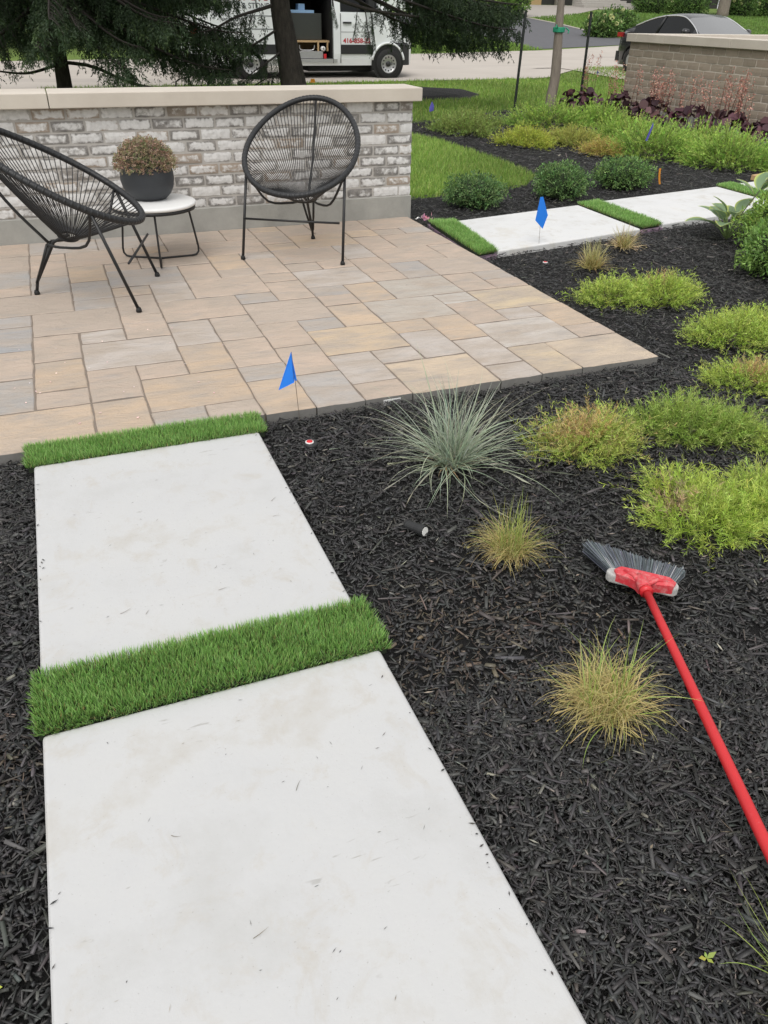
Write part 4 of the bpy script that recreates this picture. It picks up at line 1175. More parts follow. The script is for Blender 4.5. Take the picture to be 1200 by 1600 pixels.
# ================================================================ grasses in the bed
def tussock(loc, groups, label, group, cat='grass', rb=0.05):
    """groups: (n, length, width, lean0, lean1, curl0, curl1, base colours, tip colours)"""
    o = empty('grass_clump', loc); tag(o, label, cat, group)
    for (nm, n, l0, l1, w, a0, a1, k0, k1, cb, ct) in groups:
        nc_ = 17; ca = rng.uniform(0, 2 * np.pi, nc_); cl_ = rng.normal(0, 0.22, nc_); ck = rng.integers(0, nc_, n)
        az = np.where(rng.random(n) < 0.7, ca[ck] + rng.normal(0, 0.28, n), rng.uniform(0, 2 * np.pi, n)); r = rb * np.sqrt(rng.random(n))
        pa = rng.uniform(0, 2 * np.pi, n)
        B = np.stack([r * np.cos(pa), r * np.sin(pa), np.zeros(n)], 1)
        V, F, T = blades(B, az, np.clip(rng.uniform(a0, a1, n) + cl_[ck], 0, 1.6), rng.uniform(k0, k1, n), rng.uniform(l0, l1, n) * np.where(rng.random(n) < 0.2, 0.6, 1), w * rng.uniform(0.7, 1.25, n), 8, vary(cb, n, 0.18), vary(ct, n, 0.18), az + np.pi / 2 + rng.normal(0, 0.7, n), rng.normal(0, 0.55, n))
        V[:, 2] = np.maximum(V[:, 2], 0.012 + 0.01 * rng.random(len(V)))
        veg(nm, [(V, F, T)], 'leaf', o, True)
    return o
BLUE = [(0.23, 0.28, 0.21), (0.29, 0.335, 0.26), (0.18, 0.23, 0.165), (0.34, 0.37, 0.3)]
tussock((1.36, 2.59, -0.035), [
  ('upright_blades', 150, 0.18, 0.42, 0.0046, 0.05, 0.8, 0.0, 0.4, BLUE, BLUE),
  ('arching_blades', 260, 0.24, 0.56, 0.0046, 0.45, 1.2, 0.2, 1.3, BLUE, [(0.28, 0.33, 0.24), (0.35, 0.36, 0.26)]),
  ('dry_blades', 70, 0.08, 0.2, 0.0035, 0.9, 1.45, 0.1, 0.6, [(0.36, 0.26, 0.14)], [(0.42, 0.3, 0.17)])],
  'large spiky blue green ornamental grass in front of the patio edge', 'ornamental grasses in the mulch', rb=0.055)
YG = [(0.2, 0.26, 0.055), (0.16, 0.22, 0.05), (0.26, 0.29, 0.08)]
STRAW = [(0.38, 0.31, 0.13), (0.33, 0.25, 0.1), (0.44, 0.36, 0.18), (0.3, 0.28, 0.1)]
tussock((1.27, 1.93, -0.035), [
  ('green_blades', 190, 0.09, 0.26, 0.0027, 0.02, 0.85, 0.0, 0.7, YG, [(0.24, 0.3, 0.08), (0.3, 0.33, 0.12)]),
  ('straw_blades', 480, 0.1, 0.2, 0.0023, 0.0, 0.6, 1.6, 2.7, STRAW, STRAW)],
  'small tufted grass, green on top and straw below, left of the broom head', 'ornamental grasses in the mulch', rb=0.055)
tussock((1.155, 1.19, -0.035), [
  ('green_blades', 95, 0.12, 0.28, 0.0038, 0.02, 1.0, 0.0, 0.7, [(0.17, 0.25, 0.05), (0.22, 0.3, 0.06)], [(0.25, 0.33, 0.08), (0.3, 0.36, 0.12)]),
  ('straw_blades', 900, 0.11, 0.225, 0.0022, 0.0, 0.75, 1.5, 2.7, STRAW, [(0.42, 0.34, 0.16), (0.36, 0.33, 0.13)])],
  'domed straw coloured grass tuft left of the red broom handle', 'ornamental grasses in the mulch', rb=0.075)
tussock((1.10, 0.41, -0.035), [
  ('green_blades', 170, 0.12, 0.25, 0.003, 0.1, 1.15, 0.1, 0.7, YG, [(0.24, 0.32, 0.08)])],
  'green grass tuft poking in at the bottom right corner', 'ornamental grasses in the mulch', rb=0.05)
tussock((3.66, 4.95, -0.035), [
  ('green_blades', 130, 0.14, 0.27, 0.005, 0.02, 0.7, 0.0, 0.5, [(0.25, 0.27, 0.08), (0.33, 0.3, 0.12)], [(0.36, 0.33, 0.17)]),
  ('straw_blades', 260, 0.12, 0.24, 0.0045, 0.3, 1.0, 0.6, 1.5, STRAW, STRAW)],
  'pale straw grass tuft between the side path and the patio corner', 'ornamental grasses in the mulch', rb=0.05)
tussock((4.28, 5.42, -0.035), [
  ('green_blades', 60, 0.14, 0.24, 0.005, 0.02, 0.8, 0.0, 0.5, [(0.22, 0.24, 0.08)], [(0.36, 0.33, 0.17)]),
  ('straw_blades', 260, 0.1, 0.24, 0.005, 0.4, 1.3, 0.5, 1.2, STRAW, [(0.45, 0.36, 0.22)])],
  'sprawling straw grass tuft right against the side path slab', 'ornamental grasses in the mulch', rb=0.05)

# ================================================================ needle-leaved ground covers and junipers
def sprigs(lobes, nst, length, leaf_l, leaf_w, per, cols, tipcols, dead=None, stem_col=(0.2, 0.17, 0.08), hfac=1.0, seg=4, spread=0.75, scat=0.55):
    """stems over elliptical lobes (cx, cy, rx, ry, h, share); returns leaf quads and stem strips"""
    parts = []
    for (cx, cy, rx, ry, h, share) in lobes:
        n = int(nst * share)
        r = np.sqrt(rng.random(n)); a = rng.uniform(0, 2 * np.pi, n)
        edge = 1 + 0.16 * np.sin(3 * a + cx * 7) + 0.1 * np.sin(7 * a + cy * 5)
        bx_, by_ = cx + 0.72 * r * edge * rx * np.cos(a), cy + 0.72 * r * edge * ry * np.sin(a)
        bz_ = h * 0.55 * (1 - r ** 2) * rng.uniform(0.2, 1.0, n)
        az = a + rng.normal(0, 0.9 - 0.45 * r, n)
        lean = np.clip(0.25 + spread * r * 1.15 + rng.normal(0, 0.25, n), 0, 1.5)
        curl = rng.uniform(-0.5, 0.5, n)
        L = length * rng.uniform(0.55, 1.25, n)
        strag = (rng.random(n) < 0.22) & (r > 0.45); L = np.where(strag, L * 1.5, L); lean = np.where(strag, np.clip(lean + 0.35, 0, 1.5), lean)
        s = np.linspace(0, 1, seg + 1); th = lean[:, None] + curl[:, None] * s[None]
        ds = (L / seg)[:, None]
        rr = np.concatenate([np.zeros((n, 1)), np.cumsum(np.sin(th[:, :-1]) * ds, 1)], 1); zz = np.concatenate([np.zeros((n, 1)), np.cumsum(np.cos(th[:, :-1]) * ds, 1)], 1)
        C = np.stack([bx_[:, None] + rr * np.cos(az)[:, None], by_[:, None] + rr * np.sin(az)[:, None], bz_[:, None] + zz * hfac], 2)
        # leaves
        u = rng.uniform(0.1, 1.0, (n, per)) * seg; i = np.minimum(u.astype(int), seg - 1); f = (u - i)[..., None]
        ar = np.arange(n)[:, None]
        p = C[ar, i] * (1 - f) + C[ar, i + 1] * f
        tg = C[ar, i + 1] - C[ar, i]; tg /= np.linalg.norm(tg, axis=2)[..., None] + 1e-9
        d = tg * 0.75 + rng.normal(size=(n, per, 3)) * scat; d[..., 2] += 0.12; d /= np.linalg.norm(d, axis=2)[..., None]
        base = vary(cols, n, 0.16); tip = vary(tipcols, n, 0.16); w_ = (u / seg)[..., None]
        col = base[:, None, :] * (1 - w_) + tip[:, None, :] * w_
        if dead is not None:
            (dx, dy, drx, dry, dcols) = dead
            m_ = np.exp(-(((C[:, -1, 0] - dx) / drx) ** 2 + ((C[:, -1, 1] - dy) / dry) ** 2)) > rng.random(n)
            col[m_] = vary(dcols, int(m_.sum()), 0.15)[:, None, :]
        k = n * per
        parts.append(leaf_quads(p.reshape(k, 3), d.reshape(k, 3), leaf_l * rng.uniform(0.7, 1.35, k), leaf_w * rng.uniform(0.55, 1.0, k), col.reshape(k, 3) * rng.uniform(0.8, 1.15, (k, 1))))
        V, F, T = blades(np.stack([bx_, by_, bz_], 1), az, lean, curl, L, np.full(n, leaf_w * 0.6), 3, vary([stem_col], n), vary([stem_col], n))
        parts.append((V, F, T))
    for v_, _, _ in parts: v_[:, 2] = np.maximum(v_[:, 2], 0.004)
    return parts

def cover(name, loc, lobes, nst, length, ll, lw, per, cols, tips, label, cat, group, dead=None, **kw):
    o = empty(name, loc); tag(o, label, cat, group)
    rx = max(abs(l[0]) + l[2] for l in lobes)
    veg('foliage', sprigs(lobes, nst, length, ll, lw, per, cols, tips, dead, **kw), 'leaf', o, True)
    # woody crown at the root
    mb = MB()
    for k in range(7):
        a = k * 0.9 + 0.3; l = lobes[k % len(lobes)]
        mb.tube([(0, 0, -0.03), (l[0] * 0.4 + 0.05 * math.cos(a), l[1] * 0.4 + 0.05 * math.sin(a), 0.02), (l[0] + l[2] * 0.45 * math.cos(a), l[1] + l[3] * 0.45 * math.sin(a), 0.03)], [0.006, 0.005, 0.002], 5)
    mb.build('woody_stems', 'young_bark', o)
    return o
LIME = [(0.22, 0.33, 0.035), (0.26, 0.37, 0.045), (0.17, 0.28, 0.03)]; LIMET = [(0.34, 0.44, 0.08), (0.4, 0.48, 0.12)]
MID = [(0.14, 0.24, 0.03), (0.18, 0.28, 0.04), (0.1, 0.18, 0.025)]; MIDT = [(0.24, 0.34, 0.07), (0.3, 0.37, 0.1)]
TANC = [(0.42, 0.29, 0.13), (0.48, 0.36, 0.18), (0.35, 0.25, 0.12)]
GRP = 'low needle leaved ground covers in the mulch'
cover('ground_cover', (2.05, 1.88, -0.04), [(0.02, -0.02, 0.24, 0.17, 0.06, 0.45), (0.04, 0.16, 0.11, 0.1, 0.07, 0.2), (0.22, -0.07, 0.17, 0.13, 0.07, 0.35)], 720, 0.125, 0.026, 0.0031, 28, LIME, LIMET, 'lime green feathery ground cover just above the broom head', 'shrub', GRP, dead=(-0.07, 0.08, 0.08, 0.06, [(0.3, 0.22, 0.14), (0.42, 0.33, 0.2)]))
cover('ground_cover', (2.42, 1.88, -0.04), [(0, 0, 0.18, 0.2, 0.07, 1.0)], 340, 0.12, 0.025, 0.003, 26, MID, LIMET, 'green ground cover sprays at the right edge beside the lime one', 'shrub', GRP)
cover('ground_cover', (1.96, 2.52, -0.04), [(0, 0, 0.24, 0.17, 0.11, 0.65), (0.12, 0.02, 0.15, 0.14, 0.12, 0.35)], 720, 0.135, 0.022, 0.003, 26, MID + [(0.3, 0.3, 0.07)], LIMET + [(0.42, 0.37, 0.14)], 'half dry ground cover with tan upright tips beside the blue grass', 'shrub', GRP, dead=(-0.02, 0.05, 0.16, 0.10, TANC), spread=0.6)
cover('ground_cover', (2.52, 2.50, -0.04), [(0.0, 0.04, 0.24, 0.18, 0.1, 0.6), (0.16, -0.06, 0.16, 0.11, 0.08, 0.4)], 720, 0.125, 0.023, 0.0032, 28, MID, MIDT, 'mid green ground cover mound right of the half dry one', 'shrub', GRP)
cover('ground_cover', (2.85, 2.2, -0.04), [(0, 0, 0.16, 0.14, 0.07, 1)], 320, 0.09, 0.017, 0.003, 22, MID, LIMET, 'small green ground cover patch cut by the right edge below the mound', 'shrub', GRP)
cover('ground_cover', (3.22, 2.86, -0.04), [(0, 0, 0.28, 0.2, 0.09, 0.55), (0.18, -0.12, 0.2, 0.15, 0.09, 0.45)], 900, 0.10, 0.018, 0.0033, 22, LIME + MID, LIMET, 'yellowing ground cover with a dry straw centre at the right edge', 'shrub', GRP, dead=(0.05, 0.03, 0.12, 0.09, TANC))
cover('ground_cover', (3.62, 3.42, -0.04), [(0, 0, 0.3, 0.24, 0.14, 0.6), (0.24, 0.04, 0.22, 0.2, 0.11, 0.4)], 1000, 0.12, 0.021, 0.0036, 22, LIME + MID, LIMET, 'bright green ground cover mound second from the side path', 'shrub', GRP)
cover('ground_cover', (3.58, 4.22, -0.04), [(-0.22, 0.06, 0.25, 0.21, 0.13, 0.4), (0.15, 0, 0.28, 0.21, 0.14, 0.6)], 1150, 0.12, 0.021, 0.0038, 22, MID + [(0.18, 0.3, 0.03)], LIMET, 'wide green ground cover mound beside the right corner of the patio', 'shrub', GRP, dead=(0.18, 0.08, 0.08, 0.05, TANC))
# far bed: yellow green and rusty mounds
FG = 'mounded ground covers in the far bed'
cover('ground_cover', (6.25, 12.4, -0.05), [(0, 0, 0.5, 0.75, 0.22, 0.6), (0.5, 0.7, 0.5, 0.6, 0.22, 0.4)], 900, 0.2, 0.04, 0.012, 16, [(0.13, 0.2, 0.04), (0.1, 0.16, 0.035)], [(0.2, 0.27, 0.07)], 'dull green ground cover mound at the left end of the far bed', 'shrub', FG)
cover('ground_cover', (6.55, 10.95, -0.05), [(0, 0, 0.42, 0.55, 0.24, 1)], 900, 0.16, 0.032, 0.008, 16, [(0.24, 0.31, 0.03), (0.19, 0.27, 0.03)], [(0.36, 0.4, 0.07)], 'yellow green ground cover mound right of the black spotlight', 'shrub', FG)
cover('ground_cover', (7.3, 10.85, -0.05), [(0, 0, 0.5, 0.55, 0.22, 1)], 850, 0.16, 0.032, 0.008, 16, [(0.19, 0.25, 0.04), (0.23, 0.26, 0.05)], [(0.33, 0.34, 0.09)], 'olive green ground cover mound between the yellow one and the rusty one', 'shrub', FG)
cover('ground_cover', (7.15, 9.85, -0.05), [(0, 0, 0.3, 0.35, 0.2, 1)], 650, 0.13, 0.028, 0.007, 16, [(0.27, 0.24, 0.05), (0.3, 0.22, 0.07)], [(0.42, 0.31, 0.12), (0.36, 0.33, 0.08)], 'rusty yellow ground cover mound at the left tip of the juniper', 'shrub', FG)
# spreading junipers
JG = 'spreading junipers along the retaining wall'
JC = [(0.08, 0.17, 0.025), (0.12, 0.23, 0.04), (0.05, 0.1, 0.02)]; JT = [(0.25, 0.41, 0.075), (0.36, 0.48, 0.11)]
for (x, y, rx, ry, h, lab) in ((7.75, 9.55, 0.62, 0.62, 0.42, 'feathery spreading juniper directly behind the violet flag'), (8.25, 8.6, 0.6, 0.55, 0.4, 'bright feathery spreading juniper in the middle of the far bed'), (8.7, 9.6, 0.55, 0.65, 0.22, 'spreading juniper touching the dark purple leaves by the wall'), (9.0, 8.2, 0.55, 0.5, 0.25, 'spreading juniper at the far right edge above the path'), (8.35, 10.9, 0.55, 0.5, 0.18, 'spreading juniper behind the olive ground cover'), (8.15, 12.9, 0.8, 0.7, 0.3, 'dark low juniper beside the first tree stake'), (9.05, 12.7, 0.5, 0.5, 0.15, 'low juniper between the young tree and the second stake')):
    cover('juniper_shrub', (x, y, -0.05), [(0, 0, rx, ry, h, 1)], 620, 0.3, 0.034, 0.009, 34, JC, JT, lab, 'shrub', JG, spread=0.95, hfac=1.0, scat=0.36)

# ---------------------------------------------------------------- leafy mounds
def mound(name, loc, rx, ry, h, n, ll, lw, cols, label, cat, group, up=0.3, core=(0.02, 0.035, 0.012), z0=0.02, cl=5, rough=0.12):
    o = empty(name, loc); tag(o, label, cat, group)
    u = rng.uniform(-0.75, 1, n); a = rng.uniform(0, 2 * np.pi, n); q = np.sqrt(np.clip(1 - u * u, 0, 1))
    D = np.stack([q * np.cos(a), q * np.sin(a), u], 1)
    bumpv = 1 + rough * (np.sin(5 * a + 3 * u + rx * 30) * np.sin(4 * u * 2 + 2 * a) + 0.5 * rng.normal(size=n))
    rad = rng.uniform(0.72, 1.02, n) * bumpv
    C = np.array([0, 0, z0 + (h - z0) * 0.42]); S = np.array([rx, ry, (h - z0) * 0.58])
    P = C + D * S * rad[:, None]
    keep = P[:, 2] > 0.01; P, D = P[keep], D[keep]; n = len(P)
    PP = np.repeat(P, cl, 0) + rng.normal(size=(n * cl, 3)) * ll * 0.35
    DD = np.repeat(D, cl, 0) * 0.7 + rng.normal(size=(n * cl, 3)) * 0.55 + np.array([0, 0, up]); DD /= np.linalg.norm(DD, axis=1)[:, None]
    T = np.repeat(vary(cols, n, 0.2), cl, 0) * rng.uniform(0.75, 1.25, (n * cl, 1))
    veg('foliage', [leaf_quads(PP, DD, ll * rng.uniform(0.6, 1.2, n * cl), lw * rng.uniform(0.7, 1.2, n * cl), T)], 'leaf', o, True)
    V, F = [], []
    mb = MB(); prof = [(0.02, z0 * 0.2), (0.55, z0), (0.74, z0 + (h - z0) * 0.35), (0.62, z0 + (h - z0) * 0.65), (0.3, z0 + (h - z0) * 0.84), (0.0, z0 + (h - z0) * 0.88)]
    for r_, z_ in prof:
        for k in range(14): mb.V.append((rx * r_ * math.cos(k * math.pi / 7), ry * r_ * math.sin(k * math.pi / 7), z_))
    for i in range(len(prof) - 1):
        for k in range(14): mb.F.append((i * 14 + k, i * 14 + (k + 1) % 14, (i + 1) * 14 + (k + 1) % 14, (i + 1) * 14 + k))
    mb.build('inner_twigs', plain('inner_twigs', core, 0.95, 0, 0.5, 40, 0.8), o)
    MB().tube([(0, 0, -0.05), (0.01, 0, z0 + 0.05)], 0.012, 6).build('stem', 'bark', o)
    return o
CB = [(0.075, 0.14, 0.05), (0.11, 0.19, 0.065), (0.05, 0.1, 0.035), (0.15, 0.23, 0.09)]
BG = 'rounded dark green shrubs behind the side path'
mound('round_shrub', (3.86, 7.33, -0.045), 0.29, 0.26, 0.27, 1300, 0.026, 0.012, CB, 'leftmost of the three rounded dark green shrubs, nearest the seat wall', 'shrub', BG, rough=0.2)
mound('round_shrub', (4.92, 7.42, -0.045), 0.28, 0.26, 0.33, 1300, 0.026, 0.012, [(0.1, 0.18, 0.06), (0.15, 0.24, 0.085), (0.065, 0.12, 0.04)], 'middle one of the three rounded green shrubs behind the side path', 'shrub', BG, rough=0.16)
mound('round_shrub', (5.92, 7.72, -0.045), 0.34, 0.27, 0.3, 1400, 0.026, 0.012, [(0.1, 0.18, 0.055), (0.16, 0.25, 0.08), (0.065, 0.12, 0.04)], 'rightmost of the three rounded green shrubs, next to the orange tag', 'shrub', BG, rough=0.18)
mound('leafy_shrub', (4.95, 4.42, -0.045), 0.3, 0.28, 0.4, 1100, 0.042, 0.013, [(0.15, 0.26, 0.06), (0.21, 0.34, 0.09), (0.11, 0.19, 0.05)], 'grey green leafy shrub at the right edge, the lower of two', 'shrub', 'leafy shrubs at the right edge', rough=0.14)
mound('leafy_shrub', (5.5, 4.92, -0.045), 0.36, 0.32, 0.5, 1300, 0.042, 0.013, [(0.17, 0.27, 0.05), (0.23, 0.34, 0.07), (0.12, 0.2, 0.04)], 'yellow green leafy shrub with pale pink blossoms next to the hosta', 'shrub', 'leafy shrubs at the right edge', rough=0.16)
blossom((5.2, 4.92, 0.18), 0.03, 14, [(0.75, 0.5, 0.52), (0.8, 0.7, 0.7)], 'pink blossom on the yellow green shrub beside the hosta', 'shrub_blossom')

# hosta: every leaf is its own part
def hosta(loc, label):
    o = empty('hosta_plant', loc); tag(o, label, 'plant')
    nx, ny = 8, 6; V, F, T = [], [], []
    for i in range(nx + 1):
        s = i / nx; w = 0.5 * math.sin(math.pi * min(1, s * 0.94 + 0.06)) ** 0.75 * (1 - 0.25 * s)
        for j in range(ny + 1):
            t = (j / ny - 0.5) * 2
            V.append((s, t * w * 0.8, 0.18 * s - 0.34 * s * s + 0.16 * abs(t) * w))
            m_ = abs(t) > 0.72 or s > 0.9
            T.append((0.42, 0.47, 0.12) if m_ else (0.15, 0.22, 0.12))
    for i in range(nx):
        for j in range(ny): F.append((i * (ny + 1) + j, (i + 1) * (ny + 1) + j, (i + 1) * (ny + 1) + j + 1, i * (ny + 1) + j + 1))
    me = fast_mesh('hosta_leaf', V, F, np.array(T), True)
    me.materials.append(MT['leaf'])
    for k in range(15):
        a = k * 2.4 + 0.4; inner = k / 15
        r0 = 0.05 + 0.09 * (1 - inner); z = 0.10 + 0.13 * inner
        p = (r0 * math.cos(a), r0 * math.sin(a), z)
        l = 0.17 + 0.09 * (1 - inner) + random.uniform(-.02, .03)
        lf = link('leaf', me, o, None, p, (random.uniform(-.2, .2), -0.15 - 0.6 * inner + random.uniform(-.2, .2), a), (l, l, l))
        MB().tube([(0, 0, -0.02), (p[0] * 0.6, p[1] * 0.6, z * 0.7), p], [0.007, 0.006, 0.004], 6).build('leaf_stalk', plain('stalk', (0.2, 0.28, 0.1), 0.6), o)
    fs = MB().tube(spline([(0, 0, 0), (0.08, -0.05, 0.25), (0.2, -0.1, 0.5), (0.24, -0.1, 0.78)], 10), [0.006] * 10, 6).build('flower_stalk', plain('flower_stalk', (0.12, 0.13, 0.08), 0.6), o)
    n = 60; z = rng.uniform(0.5, 0.8, n); P = np.stack([0.2 + (z - 0.5) * 0.14 + rng.normal(0, .012, n), -0.1 + rng.normal(0, .012, n), z], 1)
    D = rng.normal(size=(n, 3)); D[:, 2] -= 0.3; D /= np.linalg.norm(D, axis=1)[:, None]
    veg('flower_buds', [leaf_quads(P, D, np.full(n, 0.04), np.full(n, 0.011), vary([(0.4, 0.4, 0.2), (0.3, 0.33, 0.14)], n, 0.1))], 'leaf', o, True)
    for k, (p, a, l) in enumerate((((0.12, -0.06, 0.36), 2.4, 0.2), ((0.16, -0.08, 0.40), 0.6, 0.22), ((0.17, -0.09, 0.42), -1.2, 0.17))):
        link('leaf', me, o, None, p, (0, -0.75, a), (l, l, l))
hosta((5.42, 5.48, -0.045), 'variegated hosta with cream edged leaves in front of the white slab')

# purple leaved plants along the retaining wall, each with thin flower stems
def heuchera(loc, rx, ry, n, stems, label, tall=0.65):
    o = empty('purple_leaf_plant', loc); tag(o, label, 'plant', 'dark purple leaved plants along the retaining wall')
    k = 7; a = rng.uniform(0, 6.28, n); r = np.sqrt(rng.random(n))
    C = np.stack([rx * r * np.cos(a), ry * r * np.sin(a), 0.08 + 0.32 * (1 - r ** 2) + rng.uniform(-.05, .06, n)], 1)
    nm = np.stack([0.7 * r * np.cos(a), 0.7 * r * np.sin(a), np.full(n, 0.8)], 1) + rng.normal(size=(n, 3)) * 0.4; nm /= np.linalg.norm(nm, axis=1)[:, None]
    U = np.cross(nm, rng.normal(size=(n, 3))); U /= np.linalg.norm(U, axis=1)[:, None]; W = np.cross(nm, U)
    s = rng.uniform(0.05, 0.088, n); ang = np.linspace(0, 2 * np.pi, k, endpoint=False)
    rad = s[:, None] * rng.uniform(0.75, 1.15, (n, k))
    V = C[:, None] + rad[..., None] * (np.cos(ang)[None, :, None] * U[:, None] + np.sin(ang)[None, :, None] * W[:, None]) + nm[:, None] * (rng.uniform(-0.02, 0.02, (n, k)))[..., None]
    tc = vary([(0.05, 0.022, 0.03), (0.075, 0.035, 0.045), (0.03, 0.015, 0.02), (0.1, 0.05, 0.055)], n, 0.2)
    V = V.reshape(-1, 3); V[:, 2] = np.maximum(V[:, 2], 0.02)
    veg('leaves', [(V, np.arange(n * k).reshape(n, k), np.repeat(tc, k, 0))], 'leaf', o, True)
    if stems:
        m = stems; a = rng.uniform(0, 6.28, m); B = np.stack([rx * 0.5 * rng.random(m) * np.cos(a), ry * 0.7 * rng.uniform(-1, 1, m), np.full(m, 0.1)], 1)
        L = tall * rng.uniform(0.75, 1.15, m); ln = rng.uniform(0.0, 0.2, m)
        sc = vary([(0.1, 0.05, 0.04)], m)
        parts = [blades(B, a, ln, np.full(m, 0.05), L, np.full(m, 0.013), 4, sc, sc)]
        q = 34; t = rng.uniform(0.5, 1.0, (m, q))
        P = B[:, None] + np.stack([np.cos(a)[:, None] * np.sin(ln)[:, None] * L[:, None] * t, np.sin(a)[:, None] * np.sin(ln)[:, None] * L[:, None] * t, np.cos(ln)[:, None] * L[:, None] * t], 2) + rng.normal(size=(m, q, 3)) * 0.017
        D = rng.normal(size=(m * q, 3)); D /= np.linalg.norm(D, axis=1)[:, None]
        parts.append(leaf_quads(P.reshape(-1, 3), D, np.full(m * q, 0.026), np.full(m * q, 0.018), vary([(0.4, 0.18, 0.15), (0.5, 0.3, 0.24), (0.28, 0.13, 0.1)], m * q, 0.15)))
        veg('flower_stems', parts, 'leaf', o, True)
heuchera((9.75, 14.35, -0.05), 0.5, 0.45, 90, 7, 'dark purple leaved plant left of the retaining wall, behind the second stake', 0.85)
heuchera((9.72, 13.1, -0.05), 0.42, 0.5, 90, 10, 'dark purple leaved plant at the left end of the retaining wall', 0.75)
heuchera((9.68, 12.1, -0.05), 0.42, 0.5, 90, 24, 'dark purple plant with pink flower spikes in the middle of the wall', 0.78)
heuchera((9.7, 11.2, -0.05), 0.4, 0.45, 80, 11, 'dark purple plant with few stems right of the pink spikes', 0.7)
heuchera((9.62, 10.3, -0.05), 0.45, 0.5, 100, 24, 'dark purple plant with pink flower spikes at the right edge', 0.8)
heuchera((9.55, 9.35, -0.05), 0.45, 0.5, 100, 5, 'large dark purple leaved plant at the right edge below the wall', 0.6)

# ================================================================ spruces
def spruce_branch(seed, L=3.4, droop=0.36, dens=62, start=0.18, lift=1.0):
    r = np.random.default_rng(seed)
    s = np.linspace(0, 1, 15)
    C = np.stack([L * s, 0.12 * np.sin(3 * s + seed), -droop * L * (s ** 1.25) * (1.15 - 0.35 * s ** 3) + 0.02 * np.sin(9 * s + seed)], 1)
    limb = MB().tube(C, 0.032 * (1 - s) ** 0.8 + 0.006, 6)
    P, D, Lg, T = [], [], [], []
    tw = MB()
    for i in range(dens):
        t = start + (1 - start) * (i + r.random()) / dens
        p = np.array([np.interp(t, s, C[:, k]) for k in range(3)])
        side = (-1) ** i; ang = side * r.uniform(0.5, 1.25)
        l = (0.75 - 0.45 * t) * r.uniform(0.5, 1.2) * (0.6 + 0.4 * min(1, t * 2))
        d0 = np.array([math.cos(ang), math.sin(ang), -0.12 + 0.2 * r.normal()])
        m = 6; q = [p]; d = d0.copy()
        for k in range(m):
            d = d + np.array([0, 0, -0.22]); d /= np.linalg.norm(d); q.append(q[-1] + d * l / m)
        q = np.array(q)
        if i % 2 == 0: tw.tube(q, np.linspace(0.007, 0.002, m + 1), 3, False, False)
        nb = int(5 + 8 * l)
        for b_ in range(nb):
            u = r.uniform(0.1, 1.0) * m; k = min(int(u), m - 1); o_ = q[k] + (q[k + 1] - q[k]) * (u - k)
            bd = np.array([0.3 * r.normal() + 0.3 * d0[0], 0.3 * r.normal() + 0.3 * d0[1], -0.9]); bd /= np.linalg.norm(bd)
            bl_ = r.uniform(0.08, 0.3)
            k2 = int(5 + 34 * bl_)
            tt = r.random(k2) * bl_
            pp = o_ + tt[:, None] * bd + r.normal(size=(k2, 3)) * 0.004
            dd = bd * 0.75 + r.normal(size=(k2, 3)) * 0.5; dd /= np.linalg.norm(dd, axis=1)[:, None]
            P.append(pp); D.append(dd); Lg.append(np.full(k2, 0.055))
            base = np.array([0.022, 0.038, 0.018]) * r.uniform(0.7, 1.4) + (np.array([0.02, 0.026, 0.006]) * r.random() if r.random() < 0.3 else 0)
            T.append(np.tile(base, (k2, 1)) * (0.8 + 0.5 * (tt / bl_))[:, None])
    P = np.concatenate(P); D = np.concatenate(D); T = np.concatenate(T); n = len(P)
    V, F, TT = leaf_quads(P, D, r.uniform(0.04, 0.075, n), r.uniform(0.011, 0.019, n), T)
    lv, lf = np.array(limb.V + tw.V), limb.F + [tuple(i + len(limb.V) for i in f) for f in tw.F]
    lf = np.array([f for f in lf if len(f) == 4])
    V2, F2, T2 = join([(V, F, TT), (lv, lf, np.tile((0.035, 0.03, 0.027), (len(lv), 1)))])
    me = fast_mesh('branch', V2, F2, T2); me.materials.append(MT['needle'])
    return me
BR = [spruce_branch(11, 3.4, 0.30), spruce_branch(12, 3.4, 0.42), spruce_branch(13, 3.4, 0.22), spruce_branch(14, 3.4, 0.36)]
BRs = [spruce_branch(21, 2.0, 0.45, 34), spruce_branch(22, 2.0, 0.3, 34), spruce_branch(31, 4.5, 0.29, 56, 0.55), spruce_branch(32, 4.5, 0.25, 52, 0.6), spruce_branch(33, 4.5, 0.33, 56, 0.52)]

def spruce(loc, trunk, branches, label, h=9.0):
    o = empty('spruce_tree', loc); tag(o, label, 'tree', 'spruces between the seat wall and the road')
    MB().tube(trunk, [t for t in np.interp(np.arange(len(trunk)), [0, 1, len(trunk) - 1], [o_r[0], o_r[1], o_r[2]])], 16).build('trunk', 'bark', o, True)
    for (z, az, s, v, tilt) in branches:
        zi = np.interp(z, [p[2] for p in trunk], np.arange(len(trunk))); k = min(int(zi), len(trunk) - 2)
        p = np.array(trunk[k]) + (np.array(trunk[k + 1]) - np.array(trunk[k])) * (zi - k)
        me = (BR + BRs)[v]
        link('branch', me, o, None, tuple(p), (random.uniform(-.15, .15), tilt, az), (s, s, s))
    return o
def whorls(z0, z1, dz, nb, s0, s1, arc=None, tilt=0.0):
    out = []; z = z0; k = 0
    while z < z1:
        for i in range(nb):
            az = 2 * math.pi * (i + 0.37 * k) / nb + random.uniform(-.25, .25)
            if arc and arc(az % (2 * math.pi), z): continue
            t = (z - z0) / max(z1 - z0, 1e-6)
            out.append((z + random.uniform(-.1, .1), az, (s0 + (s1 - s0) * t) * random.uniform(0.85, 1.1), random.randrange(4), tilt + random.uniform(-.08, .08)))
        z += dz; k += 1
    return out
